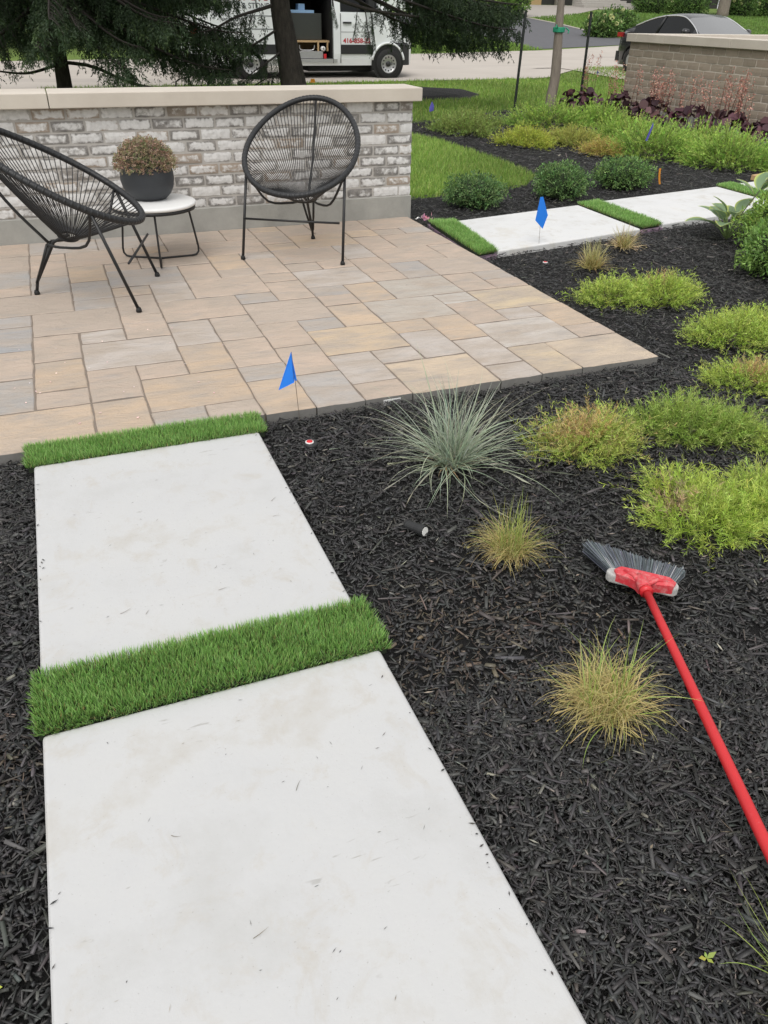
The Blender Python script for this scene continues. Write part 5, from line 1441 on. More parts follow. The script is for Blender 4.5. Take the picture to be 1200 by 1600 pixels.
# left spruce: skirt of boughs hanging to knee height
o_r = (0.19, 0.135, 0.03)
tL = [(0.0, 0, -0.3), (0.0, 0, 0.3), (0.02, 0, 1.5), (0.05, 0, 4), (0.05, 0, 9)]
brL = whorls(1.75, 2.9, 0.19, 9, 0.95, 0.95) + whorls(2.8, 8.6, 0.55, 6, 0.9, 0.2)
brL += [(1.5, R(195), 0.8, 0, 0.0), (1.5, R(215), 0.9, 2, 0.0)]
spruce((0.48, 17.0, -0.05), tL, brL, 'dark spruce at the left behind the wall with its trunk showing')
o_r = (0.34, 0.235, 0.04)
tC = [(0.05, 0, -0.3), (-0.02, 0, 0.45), (-0.2, 0, 1.6), (-0.35, 0, 4), (-0.4, 0, 10)]
def skip(az, z):
    d = math.degrees(az)
    return z < 3.5 and (225 < d or d < 30)
brC = []
for (z, az, s, v, t) in ((2.3, -2, 0.98, 6, 0.02), (2.5, 6, 1.0, 7, -0.02), (2.4, -9, 0.96, 8, -0.03), (2.2, 14, 1.0, 6, 0.0), (2.6, -14, 0.95, 7, 0.0), (2.7, 2, 1.0, 8, 0.0), (2.5, 20, 0.98, 6, 0.03), (2.85, -6, 1.0, 6, 0.02), (2.9, 10, 1.05, 8, 0.0), (2.75, 16, 1.0, 7, 0.05), (3.0, 0, 1.0, 8, 0.03)):
    brC.append((z, R(az), s, v, t))
for (z, az, s, v, t) in ((1.35, 180, 0.7, 4, 0.05), (1.7, 205, 0.85, 5, 0.0), (1.05, 196, 0.55, 4, 0.1), (0.72, 185, 0.5, 5, 0.1), (2.3, 200, 1.0, 5, 0.0)):
    brC.append((z, R(az), s, v, t))
brC += whorls(3.0, 3.6, 0.3, 8, 1.0, 1.0, skip, -0.12) + whorls(3.6, 9.5, 0.6, 6, 0.95, 0.2)
spruce((4.36, 15.5, -0.05), tC, brC, 'dark spruce in the centre with its thick trunk in front of the van')

spr_c = [o for o in bpy.data.objects if o.name.startswith('spruce_tree')][1]
for (p, az, s) in (((1.15, -0.5, 1.62), -0.4, 0.30), ((1.3, -0.45, 1.6), 0.5, 0.27), ((1.05, -0.5, 1.66), 2.2, 0.22), ((0.6, -0.4, 1.8), -0.2, 0.2)):
    link('branch', BRs[0], spr_c, None, p, (0.2, 0.95, az), (s, s, s))
MB().tube(spline([(-0.22, -0.05, 2.0), (0.5, -0.35, 1.82), (1.2, -0.48, 1.64), (2.0, -0.45, 1.55), (3.0, -0.3, 1.5)], 16), np.linspace(0.04, 0.014, 16), 7).build('bare_limb', 'bark', spr_c, True)
# bare drooping limbs of the left spruce over the road
def limb(pts, r0, name_parent, n=16):
    P = spline(pts, n)
    return MB().tube(P, np.linspace(r0, r0 * 0.35, n), 7).build('bare_limb', 'bark', name_parent, True)
spr = [o for o in bpy.data.objects if o.name.startswith('spruce_tree')]
sl = spr[0]
limb([(0.05, -0.05, 0.75), (0.5, -0.7, 0.72), (1.0, -1.2, 0.52), (1.5, -1.5, 0.42), (1.9, -1.6, 0.40), (2.4, -1.7, 0.32), (2.8, -1.7, 0.38)], 0.032, sl)
limb([(-0.05, -0.05, 0.72), (-0.6, -0.6, 0.62), (-1.2, -0.9, 0.70)], 0.03, sl)
limb([(1.75, -1.56, 0.41), (1.78, -1.56, 0.55), (2.0, -1.6, 0.62)], 0.014, sl)

# ================================================================ young staked tree
yt = empty('young_tree', (8.7, 13.8, -0.05)); tag(yt, 'young staked tree with bare grey trunk in the far bed', 'tree')
MB().tube(spline([(0.02, 0, -0.1), (0.0, 0, 0.3), (0.035, 0, 0.7), (0.0, 0, 1.3), (-0.03, 0, 2.0), (-0.02, 0, 3.0), (0.0, 0, 4.6)], 24), np.interp(np.linspace(0, 1, 24), [0, 0.06, 0.4, 1], [0.125, 0.098, 0.085, 0.02]), 12).build('trunk', 'young_bark', yt, True)
mb = MB()
for k in range(14):
    a = k * 2.4; z = 2.5 + 0.14 * k; l = 1.1 - 0.05 * k
    mb.tube([(0, 0, z), (l * 0.5 * math.cos(a), l * 0.5 * math.sin(a), z + 0.35), (l * math.cos(a), l * math.sin(a), z + 0.8)], [0.025, 0.015, 0.005], 5)
mb.build('limbs', 'young_bark', yt)
n = 2600; a = rng.uniform(0, 6.28, n); u = rng.uniform(-1, 1, n); r_ = rng.uniform(0.4, 1, n) ** 0.6
P = np.stack([1.25 * r_ * np.sqrt(1 - u * u) * np.cos(a), 1.25 * r_ * np.sqrt(1 - u * u) * np.sin(a), 4.0 + 1.3 * u * r_], 1)
D = rng.normal(size=(n, 3)); D /= np.linalg.norm(D, axis=1)[:, None]
veg('crown', [leaf_quads(P, D, rng.uniform(0.06, 0.1, n), rng.uniform(0.04, 0.06, n), vary([(0.06, 0.12, 0.03), (0.09, 0.16, 0.04)], n))], 'leaf', yt, True)
tie = MB().lathe([(0.098, 1.35), (0.104, 1.36), (0.104, 1.42), (0.098, 1.43)], 14, (-0.003, 0, 0)); tie.tube([(0.08, -0.08, 1.42), (0.14, -0.1, 1.38), (0.12, -0.11, 1.34)], 0.012, 5); tie.tube([(-0.08, -0.07, 1.42), (-0.12, -0.09, 1.46), (-0.13, -0.1, 1.42)], 0.012, 5)
tie.build('tree_tie', 'green_tie', yt)
def stake(x, y, lean, h, label):
    o = empty('tree_stake', (x, y, -0.06)); tag(o, label, 'stake', 'steel tree stakes')
    mb = MB(); a, b_ = 0.021, 0.006
    T = [(0, 0, -0.1), (lean[0], lean[1], h)]
    for (dx0, dx1, dy0, dy1) in ((-a, a, -b_, b_), (-b_, b_, b_, a * 2)):
        V = [(T[q][0] + x_, T[q][1] + y_, T[q][2]) for q in (0, 1) for (x_, y_) in ((dx0, dy0), (dx1, dy0), (dx1, dy1), (dx0, dy1))]
        mb.add(V, [(0, 1, 2, 3), (4, 5, 6, 7), (0, 1, 5, 4), (1, 2, 6, 5), (2, 3, 7, 6), (3, 0, 4, 7)])
    mb.build('post', 'stake', o)
    st = MB()
    for k in range(8):
        s = 0.1 + 0.11 * k; st.box(lean[0] * s - 0.004, lean[0] * s + 0.004, lean[1] * s - 0.03, lean[1] * s - 0.0065, h * s - 0.006, h * s + 0.006)
    st.build('stud', 'stake', o)
stake(8.07, 14.0, (0.05, 0.0), 1.66, 'dark steel tree stake left of the young tree trunk')
stake(9.88, 14.6, (-0.02, 0.0), 1.68, 'dark steel tree stake right of the young tree trunk')

# ================================================================ white panel van
VX, VY, VZ = 3.72, 22.2, 0.03
van = empty('panel_van', (VX, VY, VZ)); tag(van, 'white panel van with open sliding door parked on the road behind the spruce', 'van')
def van_body():
    lv = [(0.05, 0.30), (0.015, 0.45), (0.0, 0.56), (0.0, 0.77), (0.0, 1.05), (0.01, 1.28), (0.035, 1.48), (0.10, 2.0), (0.15, 2.3), (0.24, 2.58), (0.42, 2.70), (0.99, 2.74)]
    xs = [0.0, 0.04, 0.3, 0.95, 1.85, 2.38, 3.58, 3.80, 4.25, 4.55, 4.8, 5.0, 5.2, 5.4, 5.6, 5.75, 5.85, 5.9]
    def top(x): return float(np.interp(x, [0, 0.15, 4.0, 4.35, 5.2, 5.6, 5.75, 5.86, 5.9], [2.66, 2.74, 2.74, 2.62, 1.47, 1.25, 1.12, 0.92, 0.80]))
    def nar(x): return float(np.interp(x, [0, 0.04, 0.15, 4.8, 5.4, 5.75, 5.9], [0.05, 0.02, 0, 0, 0.05, 0.15, 0.33]))
    ring = lv + [(1.98 - y, z) for y, z in lv[-2::-1]]
    V = []
    for x in xs:
        t = top(x)
        for (y, z) in ring:
            zz = min(z, t - (0 if 0.4 < y < 1.6 else 0.02)); nn = nar(x)
            V.append((x, nn + y * (1.98 - 2 * nn) / 1.98, zz))
    k = len(ring); W, G = [], []
    for i in range(len(xs) - 1):
        for j in range(k - 1):
            f = (i * k + j, (i + 1) * k + j, (i + 1) * k + j + 1, i * k + j + 1)
            x0, x1 = xs[i], xs[i + 1]; z0 = ring[j][1]
            near = j < 11
            if near and 2.37 < x0 < 3.57 and j in (1, 2, 3, 4, 5, 6, 7): continue     # sliding door opening
            side_glass = (j in (6, 7) or j in (k - 9, k - 8)) and 3.79 < x0 < 4.79
            wind = 4.3 < x0 < 5.19 and ring[j][1] >= 2.3 and ring[j + 1][1] >= 2.3
            (G if side_glass or wind else W).append(f)
    W.append(tuple(range(k))[::-1]); W.append(tuple((len(xs) - 1) * k + j for j in range(k)))
    MB().add(V, W).build('body', 'white_paint', van)
    MB().add(V, G).build('windows', 'glass', van)
van_body()
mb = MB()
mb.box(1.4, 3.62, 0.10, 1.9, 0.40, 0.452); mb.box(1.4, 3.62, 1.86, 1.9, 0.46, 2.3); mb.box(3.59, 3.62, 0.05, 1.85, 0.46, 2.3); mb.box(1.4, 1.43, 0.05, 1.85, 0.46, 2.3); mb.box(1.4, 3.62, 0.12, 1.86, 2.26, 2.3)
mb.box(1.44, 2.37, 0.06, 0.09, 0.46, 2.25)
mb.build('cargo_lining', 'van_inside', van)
for (a, b_) in ((0.5, 0.98), (1.82, 2.37), (3.80, 4.68)): MB().box(a, b_, -0.02, 0.004, 0.56, 0.77).build('side_cladding', 'dark_plastic', van)
mb = MB()
for (a, b_) in ((3.585, 3.595), (3.79, 3.80), (4.66, 4.67)): mb.box(a, b_, -0.004, 0.02, 0.36, 1.45)
mb.box(3.8, 4.66, -0.004, 0.01, 1.045, 1.053)
mb.build('door_gaps', 'dark_plastic', van)
sd_ = MB().box(0.98, 2.34, -0.075, -0.03, 0.45, 2.28).build('sliding_door', 'white_paint', van)
MB().box(1.0, 2.32, -0.085, -0.0755, 0.56, 0.77).build('door_cladding', 'dark_plastic', sd_)
mb = MB()
for z in (1.36, 1.085): mb.box(1.05, 2.28, -0.079, -0.0752, z, z + 0.018)
mb.build('print_line', 'grey_print', sd_)
MB().box(2.3, 3.7, 0.0, 0.09, 0.37, 0.449).build('sill_step', 'aluminium', van)
h_ = MB().box(3.86, 4.08, -0.03, 0.0, 1.235, 1.27).build('door_handle', 'dark_plastic', van)
# bumpers, lights
mb = MB(); pts = [(5.2, -0.03), (5.45, -0.02), (5.75, 0.12), (5.93, 0.45), (5.96, 0.99), (5.93, 1.53), (5.75, 1.86), (5.45, 2.0), (5.2, 2.01)]
n = len(pts); V = [(x, y, 0.30) for x, y in pts] + [(x, y, 0.76) for x, y in pts] + [(5.2 + (x - 5.2) * 0.9, 0.99 + (y - 0.99) * 0.97, 0.82) for x, y in pts]
F = [tuple(range(n))[::-1], tuple(range(2 * n, 3 * n))]
for q in range(2): F += [(q * n + i, q * n + (i + 1) % n, (q + 1) * n + (i + 1) % n, (q + 1) * n + i) for i in range(n)]
MB().add(V, F).build('front_bumper', 'dark_plastic', van)
MB().box(-0.10, 0.42, -0.02, 2.0, 0.36, 0.56).build('rear_bumper', 'dark_plastic', van)
for yy_ in (0.0, 1.98):
    s_ = 1 if yy_ == 0 else -1
    MB().add([(5.60, yy_ + s_ * 0.05, 1.14), (5.72, yy_ + s_ * 0.10, 1.10), (5.83, yy_ + s_ * 0.24, 0.93), (5.86, yy_ + s_ * 0.30, 0.84), (5.74, yy_ + s_ * 0.11, 0.90), (5.62, yy_ + s_ * 0.3, 1.14), (5.7, yy_ + s_ * 0.4, 0.9)],
             [(0, 1, 2, 3, 4), (0, 1, 5), (1, 2, 3, 6, 5), (3, 4, 6), (4, 0, 5, 6)]).build('headlight', 'headlamp', van)
    MB().box(-0.02, 0.12, yy_ - 0.025 if s_ > 0 else yy_ - 0.10, yy_ + 0.10 if s_ > 0 else yy_ + 0.025, 0.78, 1.18).build('taillight', 'red_glass', van)
MB().box(-0.03, -0.012, 0.985, 0.995, 0.6, 2.6).build('rear_door_gap', 'dark_plastic', van)
o = MB(); o.lathe([(0.0, 0.0), (0.06, 0.0), (0.06, 0.015), (0.0, 0.02)], 14); q = o.build('reflector', 'red_glass', van, loc=(-0.105, 0.15, 0.5), rot=(0, -math.pi / 2, 0))
def wheel(parent, x, y, z, r, w, rimmat, face):
    """axis along local y; face=-1 looks towards -y"""
    t = MB(); prof = [(r * 0.62, -w / 2), (r * 0.9, -w / 2), (r * 0.985, -w * 0.36), (r, 0), (r * 0.985, w * 0.36), (r * 0.9, w / 2), (r * 0.62, w / 2)]
    t.lathe(prof, 28); wh = t.build('wheel', 'tyre', parent, True, (x, y, z), (math.pi / 2, 0, 0))
    zf = (w / 2) * (1 if face < 0 else -1); s = 1 if face < 0 else -1
    MB().lathe([(0.0, zf - s * 0.045), (r * 0.3, zf - s * 0.05), (r * 0.55, zf - s * 0.02), (r * 0.6, zf - s * 0.0), (r * 0.64, zf - s * 0.02)], 28).build('rim', rimmat, wh, True)
    m = MB(); m.lathe([(0.0, zf + s * 0.0), (r * 0.17, zf - s * 0.002), (r * 0.19, zf - s * 0.05)], 16)
    m.build('hub', 'dark_plastic', wh, True)
    m = MB()
    for k in range(12):
        a = k * math.pi / 6
        m.tube([(r * 0.45 * math.cos(a), r * 0.45 * math.sin(a), zf - s * 0.032), (r * 0.45 * math.cos(a), r * 0.45 * math.sin(a), zf - s * 0.029 + s * 0.004)], r * 0.06, 8)
    m.build('rim_holes', 'dark_plastic', wh)
for wx_ in (1.40, 5.11):
    for (yy_, fc) in ((0.10, -1), (1.88, 1)):
        MB().lathe([(0.0, -0.004), (0.43, -0.004), (0.44, 0.0), (0.43, 0.004), (0.0, 0.004)], 32).build('arch_gap_disc', 'rubber', van, False, (wx_, -0.006 if fc < 0 else 1.986, 0.36), (math.pi / 2, 0, 0))  # flush black disc stands in for the shaded opening round the wheel
        wheel(van, wx_, yy_ - 0.05 if fc < 0 else yy_ + 0.05, 0.335, 0.35, 0.25, 'silver', fc)
MB().box(4.66, 4.68, 0.0, 0.2, 0.18, 0.5).build('mud_flap', 'rubber', van)
MB().box(3.0, 5.0, 0.3, 1.7, 0.16, 0.31).build('underbody', 'rubber', van)
# flared white arch over the front wheel
MB().tube([(5.11 + 0.45 * math.cos(t), -0.008, 0.36 + 0.45 * math.sin(t)) for t in np.linspace(0.15, math.pi - 0.15, 18)], 0.03, 6).build('wheel_arch', 'white_paint', van, True)
# mirror
MB().box(4.45, 4.6, -0.28, -0.06, 1.5, 1.85).build('mirror', 'dark_plastic', van)

# load in the van: each thing its own object
def put(name, dims, mat, label, cat, bev=0.004):
    x0, x1, y0, y1, z0, z1 = dims
    o = box(name, (-(x1 - x0) / 2, (x1 - x0) / 2, -(y1 - y0) / 2, (y1 - y0) / 2, 0, z1 - z0), mat, None, bev); o.location = (VX + (x0 + x1) / 2, VY + (y0 + y1) / 2, VZ + z0)
    tag(o, label, cat); return o
put('cabinet', (2.42, 3.40, 0.35, 1.2, 0.856, 1.44), 'box_grey', 'large dark grey cabinet standing in the open van door', 'cabinet', 0.012)
put('foam_board', (2.55, 3.22, 0.4, 1.0, 1.441, 1.505), 'blue_foam', 'pale blue foam board lying on the grey cabinet in the van', 'foam board')
o = put('foam_offcut', (2.85, 3.02, 0.55, 0.8, 1.506, 1.64), 'blue_foam', 'small upright pale blue foam offcut on the foam board in the van', 'foam board'); 
shf = empty('wooden_rack', (VX + 2.95, VY + 0.6, VZ + 0.62)); tag(shf, 'pale wooden rack under the grey cabinet in the van', 'rack')
MB().box(-0.55, 0.6, -0.4, 0.6, 0.19, 0.232).build('shelf', 'wood', shf)
for x_ in (-0.5, -0.28, 0.3, 0.55): MB().box(x_ - 0.02, x_ + 0.02, -0.4, -0.36, 0.0, 0.189).build('leg', 'wood', shf)
MB().box(-0.55, 0.6, 0.5, 0.55, 0.0, 0.189).build('back_rail', 'wood', shf)
MB().tube(spline([(-0.2, -0.38, 0.13), (-0.17, -0.38, 0.03), (0, -0.38, 0.015), (0.17, -0.38, 0.03), (0.2, -0.38, 0.13)], 14), 0.013, 6).build('pipe_handle', 'aluminium', shf)
put('aluminium_ramp', (2.4, 3.35, 0.12, 0.9, 0.456, 0.615), 'aluminium', 'silver aluminium ramp lying on the van floor in the doorway', 'ramp')
put('red_clamp', (3.36, 3.42, 0.055, 0.115, 0.456, 0.56), 'red_plastic', 'small red clamp at the right end of the aluminium ramp in the van', 'clamp')
rl = MB().lathe([(0.02, -0.05), (0.055, -0.05), (0.055, 0.05), (0.02, 0.05)], 18).build('tape_roll', 'white_plastic', None, True, (VX + 3.36, VY + 0.16, VZ + 0.672), (math.pi / 2, 0, 0)); tag(rl, 'white tape roll beside the wooden rack in the van', 'tape roll')

def text(parent, s, size, mat, loc, name='lettering', bold=0.0, sx=1.0):
    cu = bpy.data.curves.new(name, 'FONT'); cu.body = s; cu.size = size; cu.extrude = 0.001; cu.offset = bold; cu.resolution_u = 3
    tmp = bpy.data.objects.new('tmp', cu); COL.objects.link(tmp)
    dg = bpy.context.evaluated_depsgraph_get(); dg.update()
    me = bpy.data.meshes.new_from_object(tmp.evaluated_get(dg)); me.name = name
    bpy.data.objects.remove(tmp); bpy.data.curves.remove(cu)
    me.materials.clear()
    return link(name, me, parent, mat, loc, (math.pi / 2, 0, 0), (sx, 1, 1))
text(van, '416-858-22', 0.145, 'red_print', (3.86, -0.006, 0.81), bold=0.004, sx=1.12)
text(sd_, 'CRETE & STONE', 0.165, 'grey_print', (0.72 + 0.02, -0.0775, 1.52), bold=0.002, sx=1.0)
text(sd_, 'NATURAL', 0.30, 'red_print', (0.75, -0.0775, 1.69), bold=0.006, sx=1.1)
text(sd_, 'DRIVEWAYS', 0.085, 'dark_print', (0.74, -0.0775, 1.255), bold=0.002)
text(sd_, 'ALL TYPES', 0.085, 'dark_print', (0.74, -0.0775, 1.15), bold=0.002)

# ================================================================ dark sedan in the neighbouring drive (faces the camera side)
car = empty('parked_car', (15.2, 21.2, 0.2)); tag(car, 'dark fastback car parked behind the brown brick retaining wall', 'car')
def car_part():
    us = [0.0, 0.06, 0.25, 0.6, 1.2, 2.2, 3.1, 3.4, 3.9, 4.3, 4.52, 4.6]
    def deck(u): return float(np.interp(u, [0, 0.06, 0.3, 0.6, 1.2, 3.1, 3.4, 4.0, 4.4, 4.6], [0.75, 0.95, 1.02, 1.0, 0.95, 0.93, 0.96, 0.88, 0.76, 0.62]))
    def nar(u): return float(np.interp(u, [0, 0.06, 0.3, 0.8, 3.6, 4.2, 4.6], [0.22, 0.12, 0.04, 0, 0, 0.06, 0.3]))
    V, F = [], []
    for u in us:
        d = deck(u); n_ = nar(u)
        half = [(0.06, 0.20), (0.02, 0.30), (0.0, 0.55), (0.015, 0.75), (0.05, d - 0.05), (0.12, d), (0.9, d + 0.02)]
        ring = half + [(1.8 - v, z) for v, z in half[-2::-1]]
        for v, z in ring: V.append((n_ + v * (1.8 - 2 * n_) / 1.8, -u, min(z, d + 0.02)))
    k = 13
    for i in range(len(us) - 1):
        for j in range(k - 1): F.append((i * k + j, (i + 1) * k + j, (i + 1) * k + j + 1, i * k + j + 1))
    F.append(tuple(range(k))); F.append(tuple((len(us) - 1) * k + j for j in range(k)))
    MB().add(V, F).build('body', 'car_black', car, True)
    gs = [0.28, 0.7, 1.1, 1.5, 1.95, 2.35, 2.62, 3.0, 3.42]; zt = [1.02, 1.17, 1.30, 1.385, 1.42, 1.41, 1.345, 1.17, 0.955]
    V, Gl, Rf, Ws = [], [], [], []
    for u, t in zip(gs, zt):
        b_ = deck(u) - 0.01
        sh = b_ + (t - 0.035 - b_) * 0.97
        fr = (sh - b_) / 0.45
        half = [(0.07, b_), (0.07 + 0.19 * fr, max(sh, b_ + 0.004)), (0.15 + 0.22 * fr, max(t - 0.01, b_ + 0.006)), (0.9, max(t + 0.012, b_ + 0.01))]
        for v, z in half + [(1.8 - v, z) for v, z in half[-2::-1]]: V.append((v, -u, z))
    k = 7
    for i in range(len(gs) - 1):
        for j in range(k - 1):
            f = (i * k + j, (i + 1) * k + j, (i + 1) * k + j + 1, i * k + j + 1)
            u = gs[i]
            side = j in (0, 5)
            pil = side and (1.49 < u < 1.51 and False)
            g_ = (side and 0.6 < u < 2.9) or False or (not side and u < 1.0 and j in (2, 3))
            w_ = j in (1, 2, 3) and u > 2.5 and u < 3.2
            (Ws if w_ else Gl if g_ else Rf).append(f)
    MB().add(V, Rf).build('roof', 'car_black', car, True)
    MB().add(V, [f for f in Gl if V[f[0]][0] < 0.9 and V[f[2]][0] < 0.9]).build('side_windows', 'glass', car, True)
    MB().add(V, [f for f in Gl if V[f[0]][0] > 0.9 or V[f[2]][0] > 0.9]).build('side_windows', 'glass', car, True)
    MB().add(V, Ws).build('windshield', 'windshield', car, True)
    for sgn in (0, 1):
        def sx(v): return v if sgn == 0 else 1.8 - v
        P = []
        for u, t in list(zip(gs, zt))[1:8]:
            b_ = deck(u) - 0.01; sh = b_ + (t - 0.035 - b_) * 0.97; fr = (sh - b_) / 0.45
            P.append((sx(0.065 + 0.19 * fr), -u, sh))
        P.append((sx(0.068), -3.28, 0.965))
        MB().tube(spline(P, 20), 0.017, 5).build('chrome_trim', 'chrome', car, True)
        MB().tube([(sx(0.068), -1.62, 0.95), (sx(0.245), -1.74, 1.36)], 0.035, 6).build('door_pillar', 'dark_plastic', car, True)
        MB().tube([(sx(0.06), -2.95, 0.99), (sx(-0.03), -2.95, 1.03), (sx(-0.14), -2.93, 1.04)], [0.03, 0.085, 0.07], 8).build('wing_mirror', 'car_black', car, True)
        MB().box(sx(0.26) if sgn else sx(0.06), sx(0.06) if sgn else sx(0.26), -0.22, 0.0, 0.86, 0.965).build('taillight', 'red_glass', car)
        for u in (0.85, 3.65):
            wheel_c = MB().lathe([(0.18, -0.1), (0.3, -0.1), (0.32, 0), (0.3, 0.1), (0.18, 0.1)], 26).build('wheel', 'tyre', car, True, (sx(0.08), -u, 0.32), (0, math.pi / 2, 0))
            MB().lathe([(0.0, -0.09 if sgn == 0 else 0.09), (0.16, -0.095 if sgn == 0 else 0.095), (0.2, -0.1 if sgn == 0 else 0.1)], 22).build('rim', 'silver', wheel_c, True)
            MB().tube([(sx(-0.006), -u + 0.37 * math.cos(t), 0.33 + 0.37 * math.sin(t)) for t in np.linspace(0, math.pi, 14)], 0.022, 6).build('arch_lip', 'rubber', car, True)
    MB().box(0.12, 1.68, -0.3, 0.035, 0.28, 0.52).build('rear_bumper', 'dark_plastic', car)
car_part()

# ================================================================ across the road
def hydrangea(loc, rx, ry, h, nfl, label, group='cream flowering hydrangeas across the road'):
    o = mound('hydrangea_bush', loc, rx, ry, h, int(900 * rx), 0.13, 0.08, [(0.09, 0.16, 0.045), (0.13, 0.21, 0.06), (0.06, 0.11, 0.03)], label, 'shrub', group, rough=0.14, cl=4)
    for k in range(nfl):
        a = random.uniform(0, 6.28); u = random.uniform(0.0, 0.95); q = math.sqrt(1 - u * u)
        c = np.array([rx * 1.0 * q * math.cos(a), ry * q * math.sin(a), 0.1 + (h - 0.1) * (0.42 + 0.58 * u)])
        m = 40; D = rng.normal(size=(m, 3)); D /= np.linalg.norm(D, axis=1)[:, None]
        s = random.uniform(0.08, 0.13)
        o2 = veg('flower_head', [leaf_quads(c + D * s * 0.55, D, np.full(m, s * 0.6), np.full(m, s * 0.75), vary([(0.42, 0.45, 0.2), (0.5, 0.5, 0.3)], m, 0.1))], 'leaf', o)
    return o
hydrangea((27.3, 39.3, tz(27.3, 39.3) - 0.03), 0.95, 0.8, 1.05, 16, 'hydrangea bush with cream heads beside the end of the dark driveway')
hydrangea((28.8, 40.2, tz(28.8, 40.2) - 0.03), 1.1, 0.9, 1.2, 18, 'hydrangea bush behind the dark car, right of the other roadside one')
for k, (x, y) in enumerate(((46.3, 60.4), (49.2, 59.6), (53.6, 59.0), (57.0, 59.0))):
    hydrangea((x, y, tz(x, y) - 0.05), 1.7, 1.3, 1.9, 26, ['cream hydrangea at the left end of the far hedge by the steps', 'cream hydrangea in the far hedge just left of the tree trunk', 'cream hydrangea in the far hedge just right of the tree trunk', 'cream hydrangea at the right end of the far hedge'][k])
ft = empty('street_tree', (51.3, 58.0, tz(51.3, 58.0) - 0.05)); tag(ft, 'pale tree trunk among the far hydrangeas above the parked car', 'tree')
MB().tube([(0, 0, -0.2), (0, 0, 0.4), (0.05, 0, 2.5), (0, 0, 5.5)], [0.55, 0.45, 0.4, 0.15], 12).build('trunk', 'young_bark', ft, True)
n = 2500; a = rng.uniform(0, 6.28, n); u = rng.uniform(-1, 1, n); r_ = rng.uniform(0.5, 1, n)
P = np.stack([4 * r_ * np.sqrt(1 - u * u) * np.cos(a), 4 * r_ * np.sqrt(1 - u * u) * np.sin(a), 7.8 + 3.4 * u * r_], 1); D = rng.normal(size=(n, 3)); D /= np.linalg.norm(D, axis=1)[:, None]
veg('crown', [leaf_quads(P, D, np.full(n, 0.5), np.full(n, 0.3), vary([(0.05, 0.1, 0.03)], n))], 'leaf', ft, True)
for k, (x, y, r_, h_) in enumerate(((27.2, 52.4, 1.9, 2.0), (30.0, 55.2, 1.9, 2.3), (24.0, 50.5, 2.0, 2.2))):
    mound('hedge_shrub', (x, y, tz(x, y) - 0.05), r_, r_ * 0.9, h_, 1400, 0.17, 0.09, [(0.06, 0.12, 0.025), (0.1, 0.18, 0.035), (0.13, 0.2, 0.05)], ['dense green hedge bush at the end of the dark driveway, seen through the spruce tips', 'rightmost dense green hedge bush at the end of the dark driveway', 'leftmost hedge bush beyond the dark driveway, mostly behind spruce boughs'][k], 'shrub', 'hedge bushes at the end of the driveway', rough=0.14)
# house front with porch and stone steps
hs_ = empty('house', (42.0, 71.0, 2.0)); tag(hs_, 'dark house front with porch and pale stone steps across the road', 'house')
box('wall', (-13, 20, 0, 8, -0.3, 5.5), 'house', hs_)
box('roof', (-14, 21, -1.5, 9, 5.5, 6.0), 'house_stone', hs_, 0.05)
for x_ in (-6.0, -2.2, 1.6): box('porch_post', (x_ - 0.18, x_ + 0.18, -1.2, -0.85, -0.3, 5.49), 'house_stone', hs_, 0.02)
box('door', (-0.6, 0.6, -0.06, -0.003, -0.1, 2.2), 'wood', hs_, 0.02)
for x_ in (-10.5, -4.2, 5.5, 12): 
    w_ = box('window', (x_ - 1.1, x_ + 1.1, -0.05, -0.003, 0.6, 2.4), 'house_stone', hs_, 0.02); box('pane', (x_ - 0.98, x_ + 0.98, -0.058, -0.052, 0.72, 2.28), 'glass', w_)
for k in range(4):
    box('step', (2.0 + 0.25 * k, 7.6 - 0.25 * k, -4.6 + 0.6 * k, -3.4 + 0.6 * k, -0.3, 0.16 + 0.17 * k), 'step_stone', hs_, 0.02)
# dark garage block, left
gr = empty('garage', (19.0, 58.0, 1.5)); tag(gr, 'dark garage block beyond the hedge at the end of the driveway', 'building')
box('wall', (-9, 9, 0, 7, -0.5, 4.6), 'house_stone', gr)
box('roof', (-9.6, 9.6, -0.8, 7.6, 4.6, 5.1), 'house', gr)
for x_ in (-4, 3.5): 
    d_ = box('garage_door', (x_ - 2.4, x_ + 2.4, -0.05, -0.004, -0.4, 2.6), 'white_paint', gr, 0.02)
    for q in range(3): box('panel_groove', (x_ - 2.38, x_ + 2.38, -0.056, -0.051, 0.1 + 0.72 * q, 0.13 + 0.72 * q), 'dark_plastic', d_)
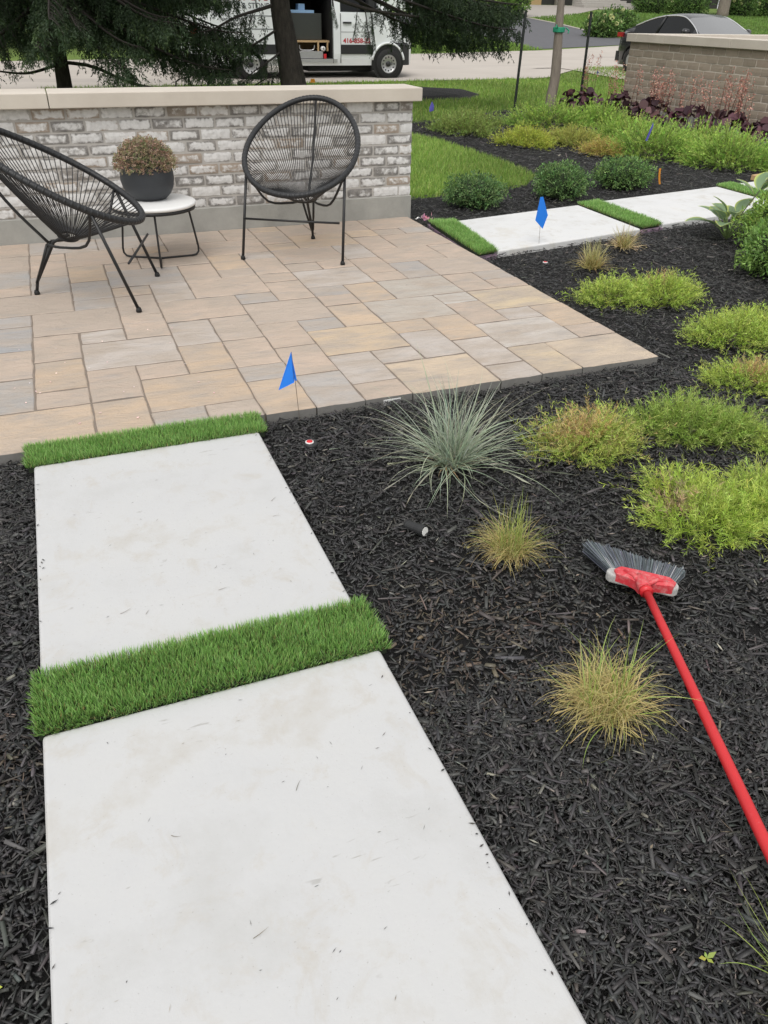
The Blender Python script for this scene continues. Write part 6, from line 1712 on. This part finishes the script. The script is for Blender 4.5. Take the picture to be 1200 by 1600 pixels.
# shade trees across the road behind the spruces
CROWN = None
def big_tree(x, y, label, h=8.5, r=3.2, z0=0.9):
    global CROWN
    o = empty('shade_tree', (x, y, tz(x, y) - 0.05)); tag(o, label, 'tree', 'dense shade trees across the road')
    MB().tube([(0, 0, -0.2), (0, 0, 0.5), (0.1, 0, 2.5), (0, 0, h * 0.7)], [0.4, 0.3, 0.24, 0.06], 10).build('trunk', 'bark', o, True)
    mb = MB()
    for k in range(12):
        a = k * 2.4; z = 1.4 + 0.4 * k; l = r * (0.85 - 0.05 * k); mb.tube([(0, 0, z), (l * 0.5 * math.cos(a), l * 0.5 * math.sin(a), z + 0.3), (l * math.cos(a), l * math.sin(a), z + 0.2)], [0.09, 0.05, 0.015], 5)
    mb.build('limbs', 'bark', o)
    if CROWN is None:
        n = 9000; t = rng.random(n); a = rng.uniform(0, 6.28, n)
        rr = r * (np.interp(t, [0, 0.15, 0.5, 1], [0.75, 1, 0.8, 0.08])) * rng.uniform(0.25, 1.05, n) ** 0.6
        rr *= 1 + 0.18 * np.sin(5 * a + 9 * t)
        P = np.stack([rr * np.cos(a), rr * np.sin(a), z0 + (h - z0) * t], 1) + rng.normal(size=(n, 3)) * 0.12
        D = np.stack([np.cos(a), np.sin(a), np.full(n, -0.5)], 1) + rng.normal(size=(n, 3)) * 0.6; D /= np.linalg.norm(D, axis=1)[:, None]
        V, F, T = leaf_quads(P, D, rng.uniform(0.2, 0.38, n), rng.uniform(0.1, 0.18, n), vary([(0.03, 0.055, 0.02), (0.045, 0.08, 0.028), (0.02, 0.038, 0.014)], n, 0.2))
        CROWN = fast_mesh('crown', V, F, T); CROWN.materials.append(MT['leaf'])
    c = link('crown', CROWN, o, None, None, (0, 0, random.uniform(0, 6))); c['kind'] = 'stuff'
for (x, y, lab) in ((-7.5, 33.5, 'dense dark tree across the road at the far left'), (-2.5, 34.5, 'dense dark tree across the road behind the left spruce trunk'), (2.5, 35.0, 'dense dark tree across the road behind the gap between the spruces'), (7.5, 37.0, 'dense dark tree across the road behind the van body'), (12.5, 39.5, 'dense dark tree across the road behind the van bonnet')):
    big_tree(x, y, lab)
